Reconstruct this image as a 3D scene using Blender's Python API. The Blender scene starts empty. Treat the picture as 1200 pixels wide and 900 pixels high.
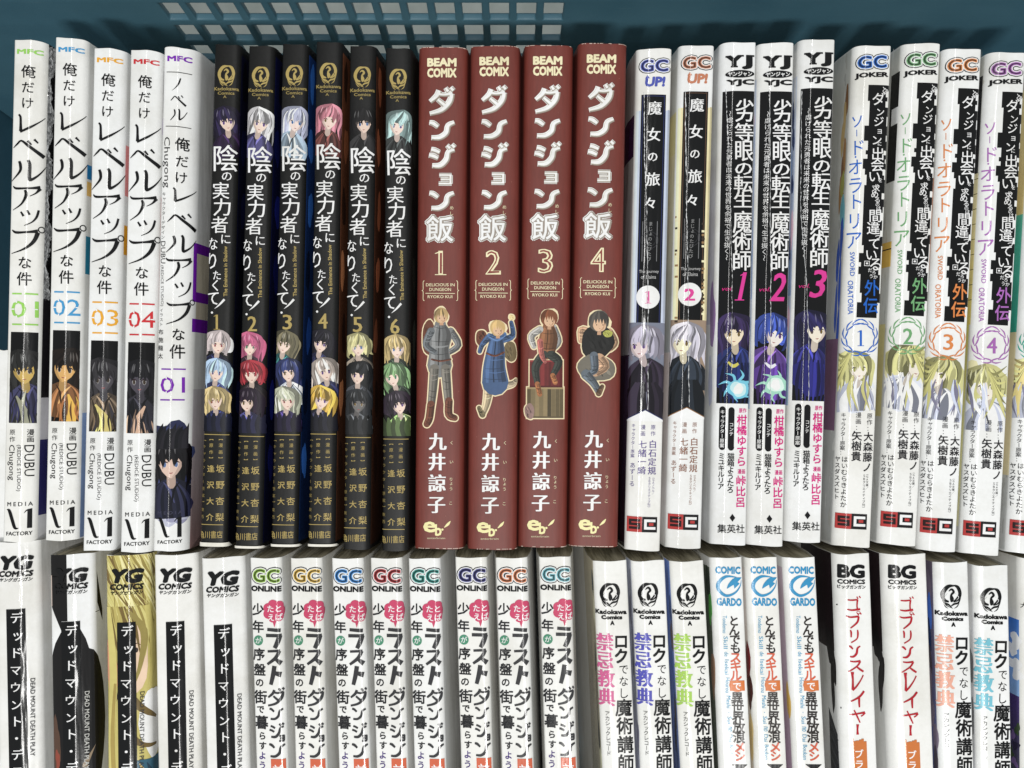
import bpy, bmesh, math, random
from mathutils import Matrix, Vector

# ------------------------------------------------------------------ camera, light, exposure
K = 0.28 / 906.0            # metres per photograph pixel on the plane of the spines
ZS = 0.139                  # height of the spine plane above the table
S = bpy.context.scene
col = S.collection

cam_d = bpy.data.cameras.new("camera")
cam = bpy.data.objects.new("camera", cam_d)
col.objects.link(cam)
cam.location = (0, 0, ZS + 0.28)
cam.rotation_euler = (0, 0, 0)
cam_d.sensor_width = 36.0
cam_d.lens = 36.0 * 906.0 / 1200.0
cam_d.clip_start = 0.01
cam_d.clip_end = 20
S.camera = cam

world = bpy.data.worlds.new("World")
S.world = world
world.use_nodes = True
bg = world.node_tree.nodes["Background"]
bg.inputs[0].default_value = (0.93, 0.98, 1.0, 1)
bg.inputs[1].default_value = 0.335


def lamp(name, loc, target, sx, sy, power, color=(1, 0.99, 0.965)):
    d = bpy.data.lights.new(name, 'AREA')
    d.shape = 'RECTANGLE'
    d.size = sx
    d.size_y = sy
    d.energy = power
    d.color = color
    o = bpy.data.objects.new(name, d)
    col.objects.link(o)
    o.location = loc
    v = Vector(target) - Vector(loc)
    o.rotation_euler = v.to_track_quat('-Z', 'Y').to_euler()
    return o


# ceiling lamp behind the photographer: throws the books' shadow on the basket's back wall
lamp("ceiling_lamp", (0.05, -1.14, 2.05), (0, 0, ZS), 0.36, 0.12, 29.5)
# fluorescent tube running along the room straight above the basket
tube = lamp("fluorescent_tube", (0.0, -0.1, 2.1), (0, -0.1, 0), 0.07, 2.4, 17)
tube.rotation_euler = (0, 0, 0)

S.view_settings.view_transform = 'Standard'
S.view_settings.look = 'None'
S.view_settings.gamma = 1
S.view_settings.exposure = 0.0
S.view_settings.use_curve_mapping = False


# ------------------------------------------------------------------ helpers
def lin(c):
    r = []
    for x in c[:3]:
        x = x / 255.0
        r.append(x / 12.92 if x <= 0.04045 else ((x + 0.055) / 1.055) ** 2.4)
    return (r[0], r[1], r[2], 1.0)


def new_mat(name, color=(0.8, 0.8, 0.8), rough=0.5, spec=0.5):
    m = bpy.data.materials.new(name)
    m.use_nodes = True
    b = m.node_tree.nodes["Principled BSDF"]
    b.inputs["Base Color"].default_value = (*color[:3], 1)
    b.inputs["Roughness"].default_value = rough
    b.inputs["Specular IOR Level"].default_value = spec
    return m


def paper_mat(name, color, rough, spec, ink=False, wrinkle=0.25, grain=0.04, fibre=False):
    """printed jacket paper: base colour with faint soiling, film wrinkles in the relief"""
    m = new_mat(name, color, rough, spec)
    nt = m.node_tree
    N, Lk = nt.nodes, nt.links
    b = N["Principled BSDF"]
    tc = N.new('ShaderNodeTexCoord')
    n1 = N.new('ShaderNodeTexNoise')
    n1.inputs['Scale'].default_value = 900 if not fibre else 420
    n1.inputs['Detail'].default_value = 3
    mp = N.new('ShaderNodeMapping')
    if fibre:
        mp.inputs['Scale'].default_value = (3.0, 0.35, 3.0)
    Lk.new(tc.outputs['Object'], mp.inputs['Vector'])
    Lk.new(mp.outputs['Vector'], n1.inputs['Vector'])
    mr = N.new('ShaderNodeMapRange')
    mr.inputs['From Min'].default_value = 0.3
    mr.inputs['From Max'].default_value = 0.7
    mr.inputs['To Min'].default_value = 1.0 - grain * 2
    mr.inputs['To Max'].default_value = 1.0 + grain
    Lk.new(n1.outputs['Fac'], mr.inputs['Value'])
    mx = N.new('ShaderNodeMix')
    mx.data_type = 'RGBA'
    mx.blend_type = 'MULTIPLY'
    mx.inputs['Factor'].default_value = 1.0
    if ink:
        at = N.new('ShaderNodeAttribute')
        at.attribute_name = 'ink'
        Lk.new(at.outputs['Color'], mx.inputs['A'])
    else:
        oi = N.new('ShaderNodeObjectInfo')
        tr = N.new('ShaderNodeValToRGB')
        tr.color_ramp.elements[0].color = (*[c * q for c, q in zip(color[:3], (.99, .98, .955))], 1)
        tr.color_ramp.elements[1].color = (*[min(c * q, .86) for c, q in zip(color[:3], (1.02, 1.03, 1.05))], 1)
        Lk.new(oi.outputs['Random'], tr.inputs['Fac'])
        Lk.new(tr.outputs['Color'], mx.inputs['A'])
    Lk.new(mr.outputs['Result'], mx.inputs['B'])
    n5 = N.new('ShaderNodeTexNoise')
    n5.inputs['Scale'].default_value = 48
    n5.inputs['Detail'].default_value = 7
    n5.inputs['Roughness'].default_value = .65
    va = N.new('ShaderNodeVectorMath')
    va.operation = 'ADD'
    o2 = N.new('ShaderNodeObjectInfo')
    Lk.new(tc.outputs['Object'], va.inputs[0])
    Lk.new(o2.outputs['Location'], va.inputs[1])
    Lk.new(va.outputs['Vector'], n5.inputs['Vector'])
    c5 = N.new('ShaderNodeValToRGB')
    c5.color_ramp.elements[0].position = .30
    c5.color_ramp.elements[0].color = (.86, .85, .82, 1)
    c5.color_ramp.elements[1].position = .56
    c5.color_ramp.elements[1].color = (1, 1, 1, 1)
    Lk.new(n5.outputs['Fac'], c5.inputs['Fac'])
    m5 = N.new('ShaderNodeMix')
    m5.data_type = 'RGBA'
    m5.blend_type = 'MULTIPLY'
    m5.inputs['Factor'].default_value = 1
    Lk.new(mx.outputs['Result'], m5.inputs['A'])
    Lk.new(c5.outputs['Color'], m5.inputs['B'])
    Lk.new(m5.outputs['Result'], b.inputs['Base Color'])
    # slow wrinkles of the film, long along the spine
    mp2 = N.new('ShaderNodeMapping')
    mp2.inputs['Scale'].default_value = (1.0, 0.16, 1.0)
    Lk.new(tc.outputs['Object'], mp2.inputs['Vector'])
    n2 = N.new('ShaderNodeTexNoise')
    n2.inputs['Scale'].default_value = 240
    n2.inputs['Detail'].default_value = 2
    Lk.new(mp2.outputs['Vector'], n2.inputs['Vector'])
    bp = N.new('ShaderNodeBump')
    bp.inputs['Strength'].default_value = wrinkle
    bp.inputs['Distance'].default_value = 0.0006
    Lk.new(n2.outputs['Fac'], bp.inputs['Height'])
    bp2 = N.new('ShaderNodeBump')
    bp2.inputs['Strength'].default_value = 0.12
    bp2.inputs['Distance'].default_value = 0.00008
    Lk.new(n1.outputs['Fac'], bp2.inputs['Height'])
    Lk.new(bp.outputs['Normal'], bp2.inputs['Normal'])
    Lk.new(bp2.outputs['Normal'], b.inputs['Normal'])
    return m


M = {}
M['white'] = paper_mat('white_gloss_jacket', (0.80, 0.80, 0.785), 0.16, 0.5, wrinkle=0.24, grain=0.012)
M['white_ink'] = paper_mat('ink_on_gloss_jacket', (0.8, 0.8, 0.8), 0.16, 0.5, ink=True, wrinkle=0.24, grain=0.012)
M['wrap'] = paper_mat('film_wrapped_jacket', (0.80, 0.80, 0.79), 0.10, 0.6, wrinkle=0.34, grain=0.012)
M['wrap_ink'] = paper_mat('ink_under_film', (0.8, 0.8, 0.8), 0.10, 0.6, ink=True, wrinkle=0.34, grain=0.012)
M['black'] = paper_mat('black_matt_jacket', (0.008, 0.008, 0.0078), 0.45, 0.26, wrinkle=0.2, grain=0.1)
M['black_ink'] = paper_mat('ink_on_black_jacket', (0.8, 0.8, 0.8), 0.45, 0.26, ink=True, wrinkle=0.2, grain=0.04)
M['red'] = paper_mat('brick_red_cloth_paper', lin((110, 49, 41)), 0.5, 0.4, wrinkle=0.15, grain=0.055, fibre=True)
M['red_ink'] = paper_mat('ink_on_red_paper', (0.8, 0.8, 0.8), 0.62, 0.3, ink=True, wrinkle=0.15, grain=0.03)


def pages_mat():
    m = new_mat('page_edges', (0.5, 0.47, 0.38), 0.9, 0.1)
    nt = m.node_tree
    N, Lk = nt.nodes, nt.links
    b = N["Principled BSDF"]
    tc = N.new('ShaderNodeTexCoord')
    mp = N.new('ShaderNodeMapping')
    mp.inputs['Scale'].default_value = (1.0, 0.02, 0.05)
    Lk.new(tc.outputs['Object'], mp.inputs['Vector'])
    n = N.new('ShaderNodeTexNoise')
    n.inputs['Scale'].default_value = 1300
    n.inputs['Detail'].default_value = 4
    Lk.new(mp.outputs['Vector'], n.inputs['Vector'])
    cr = N.new('ShaderNodeValToRGB')
    cr.color_ramp.elements[0].position = 0.32
    cr.color_ramp.elements[0].color = (0.25, 0.23, 0.17, 1)
    cr.color_ramp.elements[1].position = 0.66
    cr.color_ramp.elements[1].color = (0.66, 0.62, 0.50, 1)
    Lk.new(n.outputs['Fac'], cr.inputs['Fac'])
    Lk.new(cr.outputs['Color'], b.inputs['Base Color'])
    bp = N.new('ShaderNodeBump')
    bp.inputs['Strength'].default_value = 0.6
    bp.inputs['Distance'].default_value = 0.0003
    Lk.new(n.outputs['Fac'], bp.inputs['Height'])
    Lk.new(bp.outputs['Normal'], b.inputs['Normal'])
    return m


M['pages'] = pages_mat()


def plastic_mat():
    m = new_mat('teal_plastic', (0.045, 0.125, 0.16), 0.42, 0.45)
    nt = m.node_tree
    N, Lk = nt.nodes, nt.links
    b = N["Principled BSDF"]
    tc = N.new('ShaderNodeTexCoord')
    n = N.new('ShaderNodeTexNoise')
    n.inputs['Scale'].default_value = 22
    n.inputs['Detail'].default_value = 6
    Lk.new(tc.outputs['Object'], n.inputs['Vector'])
    cr = N.new('ShaderNodeValToRGB')
    cr.color_ramp.elements[0].position = 0.3
    cr.color_ramp.elements[0].color = (0.040, 0.110, 0.152, 1)
    cr.color_ramp.elements[1].position = 0.75
    cr.color_ramp.elements[1].color = (0.064, 0.150, 0.196, 1)
    Lk.new(n.outputs['Fac'], cr.inputs['Fac'])
    Lk.new(cr.outputs['Color'], b.inputs['Base Color'])
    mq = N.new('ShaderNodeMapping')
    mq.inputs['Scale'].default_value = (1.0, 1.0, 14.0)
    mq.inputs['Rotation'].default_value = (0, .35, 0)
    Lk.new(tc.outputs['Object'], mq.inputs['Vector'])
    n3 = N.new('ShaderNodeTexNoise')
    n3.inputs['Scale'].default_value = 55
    n3.inputs['Detail'].default_value = 8
    n3.inputs['Roughness'].default_value = .75
    Lk.new(mq.outputs['Vector'], n3.inputs['Vector'])
    r3 = N.new('ShaderNodeMapRange')
    r3.inputs['From Min'].default_value = .60
    r3.inputs['From Max'].default_value = .78
    r3.inputs['To Max'].default_value = .35
    Lk.new(n3.outputs['Fac'], r3.inputs['Value'])
    m3 = N.new('ShaderNodeMix')
    m3.data_type = 'RGBA'
    m3.inputs['B'].default_value = (.17, .24, .27, 1)
    Lk.new(r3.outputs['Result'], m3.inputs['Factor'])
    Lk.new(cr.outputs['Color'], m3.inputs['A'])
    Lk.new(m3.outputs['Result'], b.inputs['Base Color'])
    r4 = N.new('ShaderNodeMapRange')
    r4.inputs['To Min'].default_value = .32
    r4.inputs['To Max'].default_value = .6
    Lk.new(n3.outputs['Fac'], r4.inputs['Value'])
    Lk.new(r4.outputs['Result'], b.inputs['Roughness'])
    n2 = N.new('ShaderNodeTexNoise')
    n2.inputs['Scale'].default_value = 1500
    Lk.new(tc.outputs['Object'], n2.inputs['Vector'])
    bp = N.new('ShaderNodeBump')
    bp.inputs['Strength'].default_value = 0.25
    bp.inputs['Distance'].default_value = 0.0002
    Lk.new(n2.outputs['Fac'], bp.inputs['Height'])
    Lk.new(bp.outputs['Normal'], b.inputs['Normal'])
    return m


M['teal'] = plastic_mat()


def floor_mat():
    m = new_mat('grey_table', (0.36, 0.40, 0.37), 0.6, 0.3)
    nt = m.node_tree
    N, Lk = nt.nodes, nt.links
    b = N["Principled BSDF"]
    tc = N.new('ShaderNodeTexCoord')
    n = N.new('ShaderNodeTexNoise')
    n.inputs['Scale'].default_value = 60
    n.inputs['Detail'].default_value = 8
    Lk.new(tc.outputs['Object'], n.inputs['Vector'])
    cr = N.new('ShaderNodeValToRGB')
    cr.color_ramp.elements[0].position = 0.3
    cr.color_ramp.elements[0].color = (0.42, 0.46, 0.43, 1)
    cr.color_ramp.elements[1].position = 0.7
    cr.color_ramp.elements[1].color = (0.54, 0.58, 0.545, 1)
    Lk.new(n.outputs['Fac'], cr.inputs['Fac'])
    Lk.new(cr.outputs['Color'], b.inputs['Base Color'])
    return m


M['table'] = floor_mat()
fm = new_mat('crumpled_film', (0.9, 0.92, 0.93), 0.12, 0.8)
_b = fm.node_tree.nodes["Principled BSDF"]
_b.inputs['Alpha'].default_value = 0.16
M['film'] = fm
fm2 = new_mat('white_crease_reflection', (0.85, 0.86, 0.86), 0.25, 0.8)  # white colour imitates the bright reflection along the wrap's crease
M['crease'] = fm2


def mesh_obj(name, verts, faces, mat, parent=None, smooth=False, normals=None, ink=None):
    me = bpy.data.meshes.new(name)
    me.from_pydata(verts, [], faces)
    me.materials.append(mat)
    if smooth:
        me.polygons.foreach_set('use_smooth', [True] * len(me.polygons))
    if ink is not None:
        a = me.color_attributes.new('ink', 'FLOAT_COLOR', 'POINT')
        flat = []
        for c in ink:
            flat.extend(c)
        a.data.foreach_set('color', flat)
    me.update()
    if normals is not None:
        me.normals_split_custom_set_from_vertices(normals)
    o = bpy.data.objects.new(name, me)
    col.objects.link(o)
    if parent:
        o.parent = parent
    return o


# ------------------------------------------------------------------ profile of a paperback's jacket
DEPTH = 0.128
LEN = 590 * K


class Profile:
    """cross-section of the jacket: creased spine, rounded joints, two sides; u = length along the paper"""

    def __init__(s, w, rl, rr, knots):
        flat = w - rl * 0.75 - rr * 0.75
        pts = []                       # (slope_deg, ds)

        def slope(f):
            for (a, sa), (b, sb) in zip(knots, knots[1:]):
                if f <= b:
                    return sa + (sb - sa) * (f - a) / (b - a)
            return knots[-1][1]
        n = 18
        segs = [(slope((i + .5) / n), flat / n) for i in range(n)]
        nodes = [slope(i / n) for i in range(n + 1)]
        # walk the flat part
        x, z, u = 0.0, 0.0, -flat / 2
        X, Z, U, A = [x], [z], [u], [nodes[0]]
        for i, (sl, ds) in enumerate(segs):
            x += math.cos(math.radians(sl)) * ds
            z -= math.sin(math.radians(sl)) * ds
            u += ds
            X.append(x); Z.append(z); U.append(u); A.append(nodes[i + 1])

        def corner(X, Z, U, A, r, sgn, endang=83.0):
            a = A[-1] * sgn
            m = 7
            st = (endang - a) / m
            for i in range(m):
                mid = a + st * (i + .5)
                ds = math.radians(st) * r
                X.append(X[-1] + sgn * math.cos(math.radians(mid)) * ds)
                Z.append(Z[-1] - math.sin(math.radians(mid)) * ds)
                U.append(U[-1] + sgn * ds)
                A.append(sgn * (a + st * (i + 1)))
            ds = 0.009
            X.append(X[-1] + sgn * math.cos(math.radians(endang)) * ds)
            Z.append(Z[-1] - math.sin(math.radians(endang)) * ds)
            U.append(U[-1] + sgn * ds); A.append(sgn * 88)
            ds = DEPTH + min(Z[-1], 0) if False else DEPTH + Z[-1]
            X.append(X[-1]); Z.append(Z[-1] - ds); U.append(U[-1] + sgn * ds); A.append(sgn * 90)
        corner(X, Z, U, A, rr, 1)
        lx, lz, lu, la = [X[0]], [Z[0]], [U[0]], [A[0]]
        corner(lx, lz, lu, la, rl, -1)
        X = lx[:0:-1] + X; Z = lz[:0:-1] + Z; U = lu[:0:-1] + U; A = la[:0:-1] + A
        # centre on the visible width, top of the profile at z = 0
        zt = max(Z)
        i0 = min(range(len(U)), key=lambda i: abs(U[i] + flat / 2))
        left = X[i0] - rl * 0.75
        cx = left + w / 2
        s.shift = 0
        s.X = [a - cx for a in X]
        s.Z = [a - zt for a in Z]
        s.U = U
        s.Uoff = -(flat / 2) - (left + rl * 0.75 - cx)   # paper coordinate that sits above x=0
        s.A = A
        # make u = x on the flat part
        s.U = [a - (-flat / 2) + (left + rl * 0.75 - cx) for a in U]
        s.Z[0] = s.Z[-1] = -DEPTH
        s.w = w

    def find(s, u):
        lo, hi = 0, len(s.U) - 2
        while lo < hi:
            m = (lo + hi + 1) // 2
            if s.U[m] <= u:
                lo = m
            else:
                hi = m - 1
        return lo

    def at(s, i, u, h):
        t = (u - s.U[i]) / (s.U[i + 1] - s.U[i])
        a = math.radians(s.A[i] + (s.A[i + 1] - s.A[i]) * t)
        nx, nz = math.sin(a), math.cos(a)
        # lift along the fold normals at both ends of the strip: layers keep their order and stay closed
        a0, a1 = math.radians(s.A[i]), math.radians(s.A[i + 1])
        xa, za = s.X[i] + math.sin(a0) * h, s.Z[i] + math.cos(a0) * h
        xb, zb = s.X[i + 1] + math.sin(a1) * h, s.Z[i + 1] + math.cos(a1) * h
        return xa + (xb - xa) * t, za + (zb - za) * t, nx, nz


# ------------------------------------------------------------------ glyphs from Blender's own built-in font
_gc = {}


def glyph_mesh(txt, off=0.0, res=2):
    k = (txt, round(off, 3), res)
    if k not in _gc:
        c = bpy.data.curves.new('t', 'FONT')
        c.body = txt
        c.size = 1
        c.offset = off
        c.resolution_u = res
        c.fill_mode = 'FRONT'
        o = bpy.data.objects.new('t', c)
        m = o.to_mesh()
        v = [(p.co[0], p.co[1]) for p in m.vertices]
        f = [tuple(p.vertices) for p in m.polygons]
        o.to_mesh_clear()
        bpy.data.objects.remove(o)
        bpy.data.curves.remove(c)
        _gc[k] = (v, f)
    return _gc[k]


VERT_ROT = set('ー〜～（）()【】〈〉[]')
SMALL = set('ッャュョっゃゅょァィゥェォぁぃぅぇぉ')

KANA = {
    'レ': [[(.06, .03, .08), (.13, .16, .10), (.14, .55, .11), (.14, .92, .15)], [(.12, .96, .10), (.45, .72, .10), (.8, .36, .05), (.98, .10, .01)]],
    'ベ': [[(.0, .52, .02), (.14, .30, .08), (.28, .12, .08), (.5, .38, .12), (.75, .68, .14), (.98, .95, .17)],
          [(.48, .12, .10), (.60, .32, .06)], [(.68, .0, .10), (.80, .2, .06)]],
    'ル': [[(.24, .06, .09), (.28, .25, .11), (.26, .55, .09), (.0, 1, .01)],
          [(.50, .0, .09), (.55, .2, .11), (.54, .84, .12), (.60, .9, .10), (.8, .65, .06), (1, .22, .01)]],
    'ア': [[(.03, .02, .03), (.15, .12, .09), (.6, .10, .07), (.96, .04, .14)], [(.96, .08, .13), (.82, .28, .06), (.62, .42, .01)],
          [(.47, .18, .09), (.50, .4, .11), (.34, .75, .07), (.02, 1, .01)]],
    'ッ': [[(.0, .15, .10), (.17, .42, .14)], [(.36, .05, .10), (.50, .32, .13)], [(.98, .0, .12), (.86, .45, .13), (.6, .78, .08), (.2, 1, .02)]],
    'プ': [[(.02, .10, .03), (.16, .2, .09), (.5, .18, .07), (.82, .12, .13)], [(.82, .17, .14), (.70, .52, .12), (.42, .82, .07), (.0, 1, .01)],
          'ring'],
    'ノ': [[(.9, .0, .12), (.72, .42, .13), (.4, .75, .07), (0, 1, .01)]],
    'ン': [[(.0, .08, .08), (.16, .13, .15), (.34, .32, .10)], [(.08, .93, .08), (.4, .92, .15), (.66, .66, .17), (.74, .25, .14), (.98, .08, .05)]],
    'ダ': [[(.40, .10, .14), (.30, .30, .14), (.03, .52, .05)], [(.32, .22, .08), (.6, .26, .05), (.93, .20, .10)],
          [(.91, .22, .12), (.82, .52, .17), (.5, .84, .12), (.02, .98, .04)], [(.34, .44, .06), (.62, .66, .12)],
          [(.66, .0, .07), (.76, .14, .10)], [(.86, -.02, .07), (.97, .10, .10)]],
    'ジ': [[(.10, .20, .08), (.24, .24, .12), (.42, .34, .08)], [(.02, .46, .08), (.18, .5, .12), (.36, .60, .08)],
          [(.14, .94, .08), (.45, .93, .16), (.68, .66, .16), (.76, .32, .12), (.98, .22, .05)],
          [(.70, .02, .07), (.82, .16, .10)], [(.88, -.02, .07), (.99, .11, .10)]],
    'ョ': [[(.04, .09, .16), (.93, .09, .16)], [(.84, .09, .2), (.84, .93, .2)], [(.14, .50, .12), (.84, .50, .12)], [(.0, .92, .16), (.93, .92, .16)]],
    'ラ': [[(.10, .06, .15), (.9, .10, .18)], [(.02, .37, .16), (.96, .36, .16)], [(.86, .36, .24), (.72, .7, .24), (.55, 1, .2)]],
    'ス': [[(.06, .14, .13), (.88, .08, .15)], [(.84, .10, .20), (.58, .55, .20), (.04, .96, .14)], [(.56, .58, .16), (.96, .90, .28)]],
    'ト': [[(.42, .0, .26), (.30, .5, .26), (.12, 1, .22)], [(.38, .36, .2), (.95, .46, .30)]],
    'ゴ': [[(.06, .22, .06), (.4, .24, .1), (.8, .2, .09)], [(.78, .2, .12), (.74, .6, .09), (.78, .92, .12)], [(.03, .88, .05), (.4, .93, .11), (.98, .86, .13)],
          [(.72, .0, .07), (.82, .14, .08)], [(.9, -.04, .07), (1.0, .09, .08)]],
    'ブ': [[(.0, .16, .04), (.3, .24, .1), (.86, .18, .12)], [(.84, .20, .12), (.74, .6, .12), (.28, 1, .01)],
          [(.74, -.04, .07), (.84, .08, .08)], [(.92, -.08, .07), (1.02, .05, .08)]],
    'リ': [[(.12, .02, .06), (.2, .2, .14), (.2, .58, .10)], [(.82, .0, .08), (.86, .3, .14), (.76, .7, .1), (.2, 1, .01)]],
    'イ': [[(.95, .0, .12), (.62, .35, .12), (.0, .65, .02)], [(.6, .3, .12), (.6, .7, .12), (.62, 1, .08)]],
    'ヤ': [[(.0, .40, .03), (.2, .36, .1), (.6, .28, .1), (.98, .2, .14)], [(.98, .22, .12), (.86, .4, .07), (.72, .5, .02)], [(.28, .02, .08), (.45, .45, .11), (.66, 1, .04)]],
    '｜': [[(.5, .0, .35), (.45, .5, .22), (.5, 1, .32)]],
    'ス2': [[(.1, .12, .04), (.4, .16, .1), (.8, .1, .12)], [(.78, .12, .13), (.58, .5, .1), (.0, .96, .02)], [(.5, .52, .08), (.75, .75, .13), (1, .94, .12)]],
}


def spread(d):
    """shifts that thicken a glyph by d (em)"""
    if d <= 0:
        return ((0, 0),)
    if d <= .045:
        q = d * .72
        return ((q, q), (-q, q), (q, -q), (-q, -q))
    out = [(0, 0)]
    n = 10 if d > .08 else 8
    for i in range(n):
        a = 2 * math.pi * (i + .5) / n
        out.append((d * math.cos(a), d * math.sin(a)))
    if d > .07:
        for i in range(6):
            a = 2 * math.pi * i / 6
            out.append((d * .5 * math.cos(a), d * .5 * math.sin(a)))
    return out


def crom(p0, p1, p2, p3, t):
    return [0.5 * (2 * b + (c - a) * t + (2 * a - 5 * b + 4 * c - d) * t * t + (-a + 3 * b - 3 * c + d) * t ** 3)
            for a, b, c, d in zip(p0, p1, p2, p3)]


class Print:
    """flat printing laid on a jacket. Positions are given as the photograph's pixels of a reference book."""

    def __init__(s, prof, ref, defs):
        s.prof = prof
        xt, yt, xb, yb = ref
        l = math.hypot(xb - xt, yb - yt)
        s.ev = ((xb - xt) / l, (yb - yt) / l)
        s.eu = (s.ev[1], -s.ev[0])
        s.o = (xt, yt)
        s.parts = {}
        s.cur = None
        s.h = 0
        s.clip = None
        s.uv = False
        s.skip = defs

    def begin(s, part, base):
        s.cur = s.parts.setdefault(part, [])
        s.h = base * 0.4e-6
        s.clip = None

    def loc(s, x, y):
        if s.uv:
            return x, y
        dx, dy = x - s.o[0], y - s.o[1]
        return dx * s.eu[0] + dy * s.eu[1], dx * s.ev[0] + dy * s.ev[1]

    def add(s, pts, c, dh=0.0):
        """pts: convex polygon in image pixels"""
        P = [s.loc(*p) for p in pts]
        if s.clip:
            u0, v0, u1, v1 = s.clip
            for ax, lim, sg in ((0, u0, 1), (0, u1, -1), (1, v0, 1), (1, v1, -1)):
                P = clip_half(P, ax, lim, sg)
                if len(P) < 3:
                    return
        s.cur.append((P, c, s.h + dh))

    def step(s, um=1.5):
        s.h += um * 0.4e-6

    def quad(s, x0, y0, x1, y1, c, c2=None):
        """upright rectangle given by its image corners, along the book's own axes"""
        a = s.loc(x0, y0); b = s.loc(x1, y1)
        w, h = b[0] - a[0], b[1] - a[1]
        s.rect(x0, y0, w, h, c, c2)

    def rect(s, x0, y0, w, h, c, c2=None):
        u, v = s.loc(x0, y0)
        old = s.uv; s.uv = True
        s.add([(u, v), (u + w, v), (u + w, v + h), (u, v + h)], c if c2 is None else ('v', c, c2, v, v + h))
        s.uv = old
        s.step()

    def poly(s, pts, c):
        n = len(pts)
        if n <= 4:
            s.add(pts, c)
        else:
            cx = sum(p[0] for p in pts) / n; cy = sum(p[1] for p in pts) / n
            for i in range(n):
                s.add([(cx, cy), pts[i], pts[(i + 1) % n]], c)
        s.step()

    def blob(s, x, y, rx, ry, c, seed=0, wob=0.08, n=18, rot=0.0):
        R = random.Random(seed * 7919 + int(x * 13 + y * 7))
        a1, a2, a3 = R.random() * 6.3, R.random() * 6.3, R.random() * 6.3
        pts = []
        for i in range(n):
            t = 2 * math.pi * i / n
            k = 1 + wob * (math.sin(2 * t + a1) + .7 * math.sin(3 * t + a2) + .5 * math.sin(5 * t + a3))
            px, py = rx * k * math.cos(t), ry * k * math.sin(t)
            pts.append((x + px * math.cos(rot) - py * math.sin(rot), y + px * math.sin(rot) + py * math.cos(rot)))
        s.poly(pts, c)

    def ring(s, x, y, rx, ry, w, c, a0=0.0, a1=2 * math.pi, n=24, taper=False):
        pr = None
        for i in range(n + 1):
            f = i / n
            t = a0 + (a1 - a0) * f
            ww = w * (math.sin(math.pi * f) * .9 + .1) if taper else w
            q = ((x + (rx + ww / 2) * math.cos(t), y + (ry + ww / 2) * math.sin(t)),
                 (x + (rx - ww / 2) * math.cos(t), y + (ry - ww / 2) * math.sin(t)))
            if pr:
                s.add([pr[0], q[0], q[1], pr[1]], c)
            pr = q
        s.step()

    def stroke(s, pts, c, sub=4):
        """ribbon with varying width through (x, y, w)"""
        if len(pts) > 2:
            q = [pts[0]] + list(pts) + [pts[-1]]
            out = []
            for i in range(len(pts) - 1):
                for k in range(sub):
                    out.append(crom(q[i], q[i + 1], q[i + 2], q[i + 3], k / sub))
            out.append(pts[-1])
        else:
            out = list(pts)
        L = []
        for i, p in enumerate(out):
            a = out[max(i - 1, 0)]; b = out[min(i + 1, len(out) - 1)]
            dx, dy = b[0] - a[0], b[1] - a[1]
            l = math.hypot(dx, dy) or 1
            w = max(p[2], 0.02) / 2
            L.append(((p[0] - dy / l * w, p[1] + dx / l * w), (p[0] + dy / l * w, p[1] - dx / l * w)))
        for i in range(len(L) - 1):
            s.add([L[i][0], L[i + 1][0], L[i + 1][1], L[i][1]], c, i * 0.12e-6)
        s.step(len(L) * 0.3 + 0.6)

    def kana(s, ch, x0, y0, x1, y1, c, wk=1.0, grow=0.0, dx=0, dy=0, minw=0.0):
        w, h = x1 - x0, y1 - y0
        m = (abs(w) + abs(h)) / 2
        for st in KANA[ch]:
            if st == 'ring':
                s.ring(x0 + .93 * w + dx, y0 + .06 * h + dy, .10 * m, .10 * m, .035 * m + grow, c)
                continue
            s.stroke([(x0 + a * w + dx, y0 + b * h + dy, max(ww * m * wk, minw) + grow) for a, b, ww in st], c)

    def g(s, ch, x, y, sz, c, wt=0.0, h=None, serif=0.0, rot=0.0, skew=0.0, vert=True, res=2):
        """one CJK glyph, its em box centred at (x, y)"""
        w = sz; hh = h or sz
        v, f = glyph_mesh(ch, min(wt, 0), res)
        offs = [(o * .04, 0) for o in (-serif, 0, serif)] if serif else spread(wt)
        ex = ey = 0
        if vert and ch in SMALL:
            ex, ey = .10 * w, -.08 * hh
        if vert and ch in '、。':
            ex, ey = .55 * w, -.5 * hh
        r90 = vert and ch in VERT_ROT
        for o in offs:
            P = []
            for a, b in v:
                a = a - .5 + o[0]; b = .38 - b + o[1]
                if r90:
                    a, b = -b, a
                a2 = a * w; b2 = b * hh
                a2 -= b2 * skew
                if rot:
                    a2, b2 = a2 * math.cos(rot) - b2 * math.sin(rot), a2 * math.sin(rot) + b2 * math.cos(rot)
                P.append((x + a2 + ex, y + b2 + ey))
            for t in f:
                s.add([P[i] for i in t], c)
            s.step(.6)

    def vcol(s, txt, x, y0, x1, y1, sz, c, **k):
        """a column of glyphs running from (x,y0) to (x1,y1) (ends of the column)"""
        n = len(txt)
        for i, ch in enumerate(txt):
            f = (i + .5) / n
            if ch != ' ':
                s.g(ch, x + (x1 - x) * f, y0 + (y1 - y0) * f, sz, c, **k)

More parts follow.
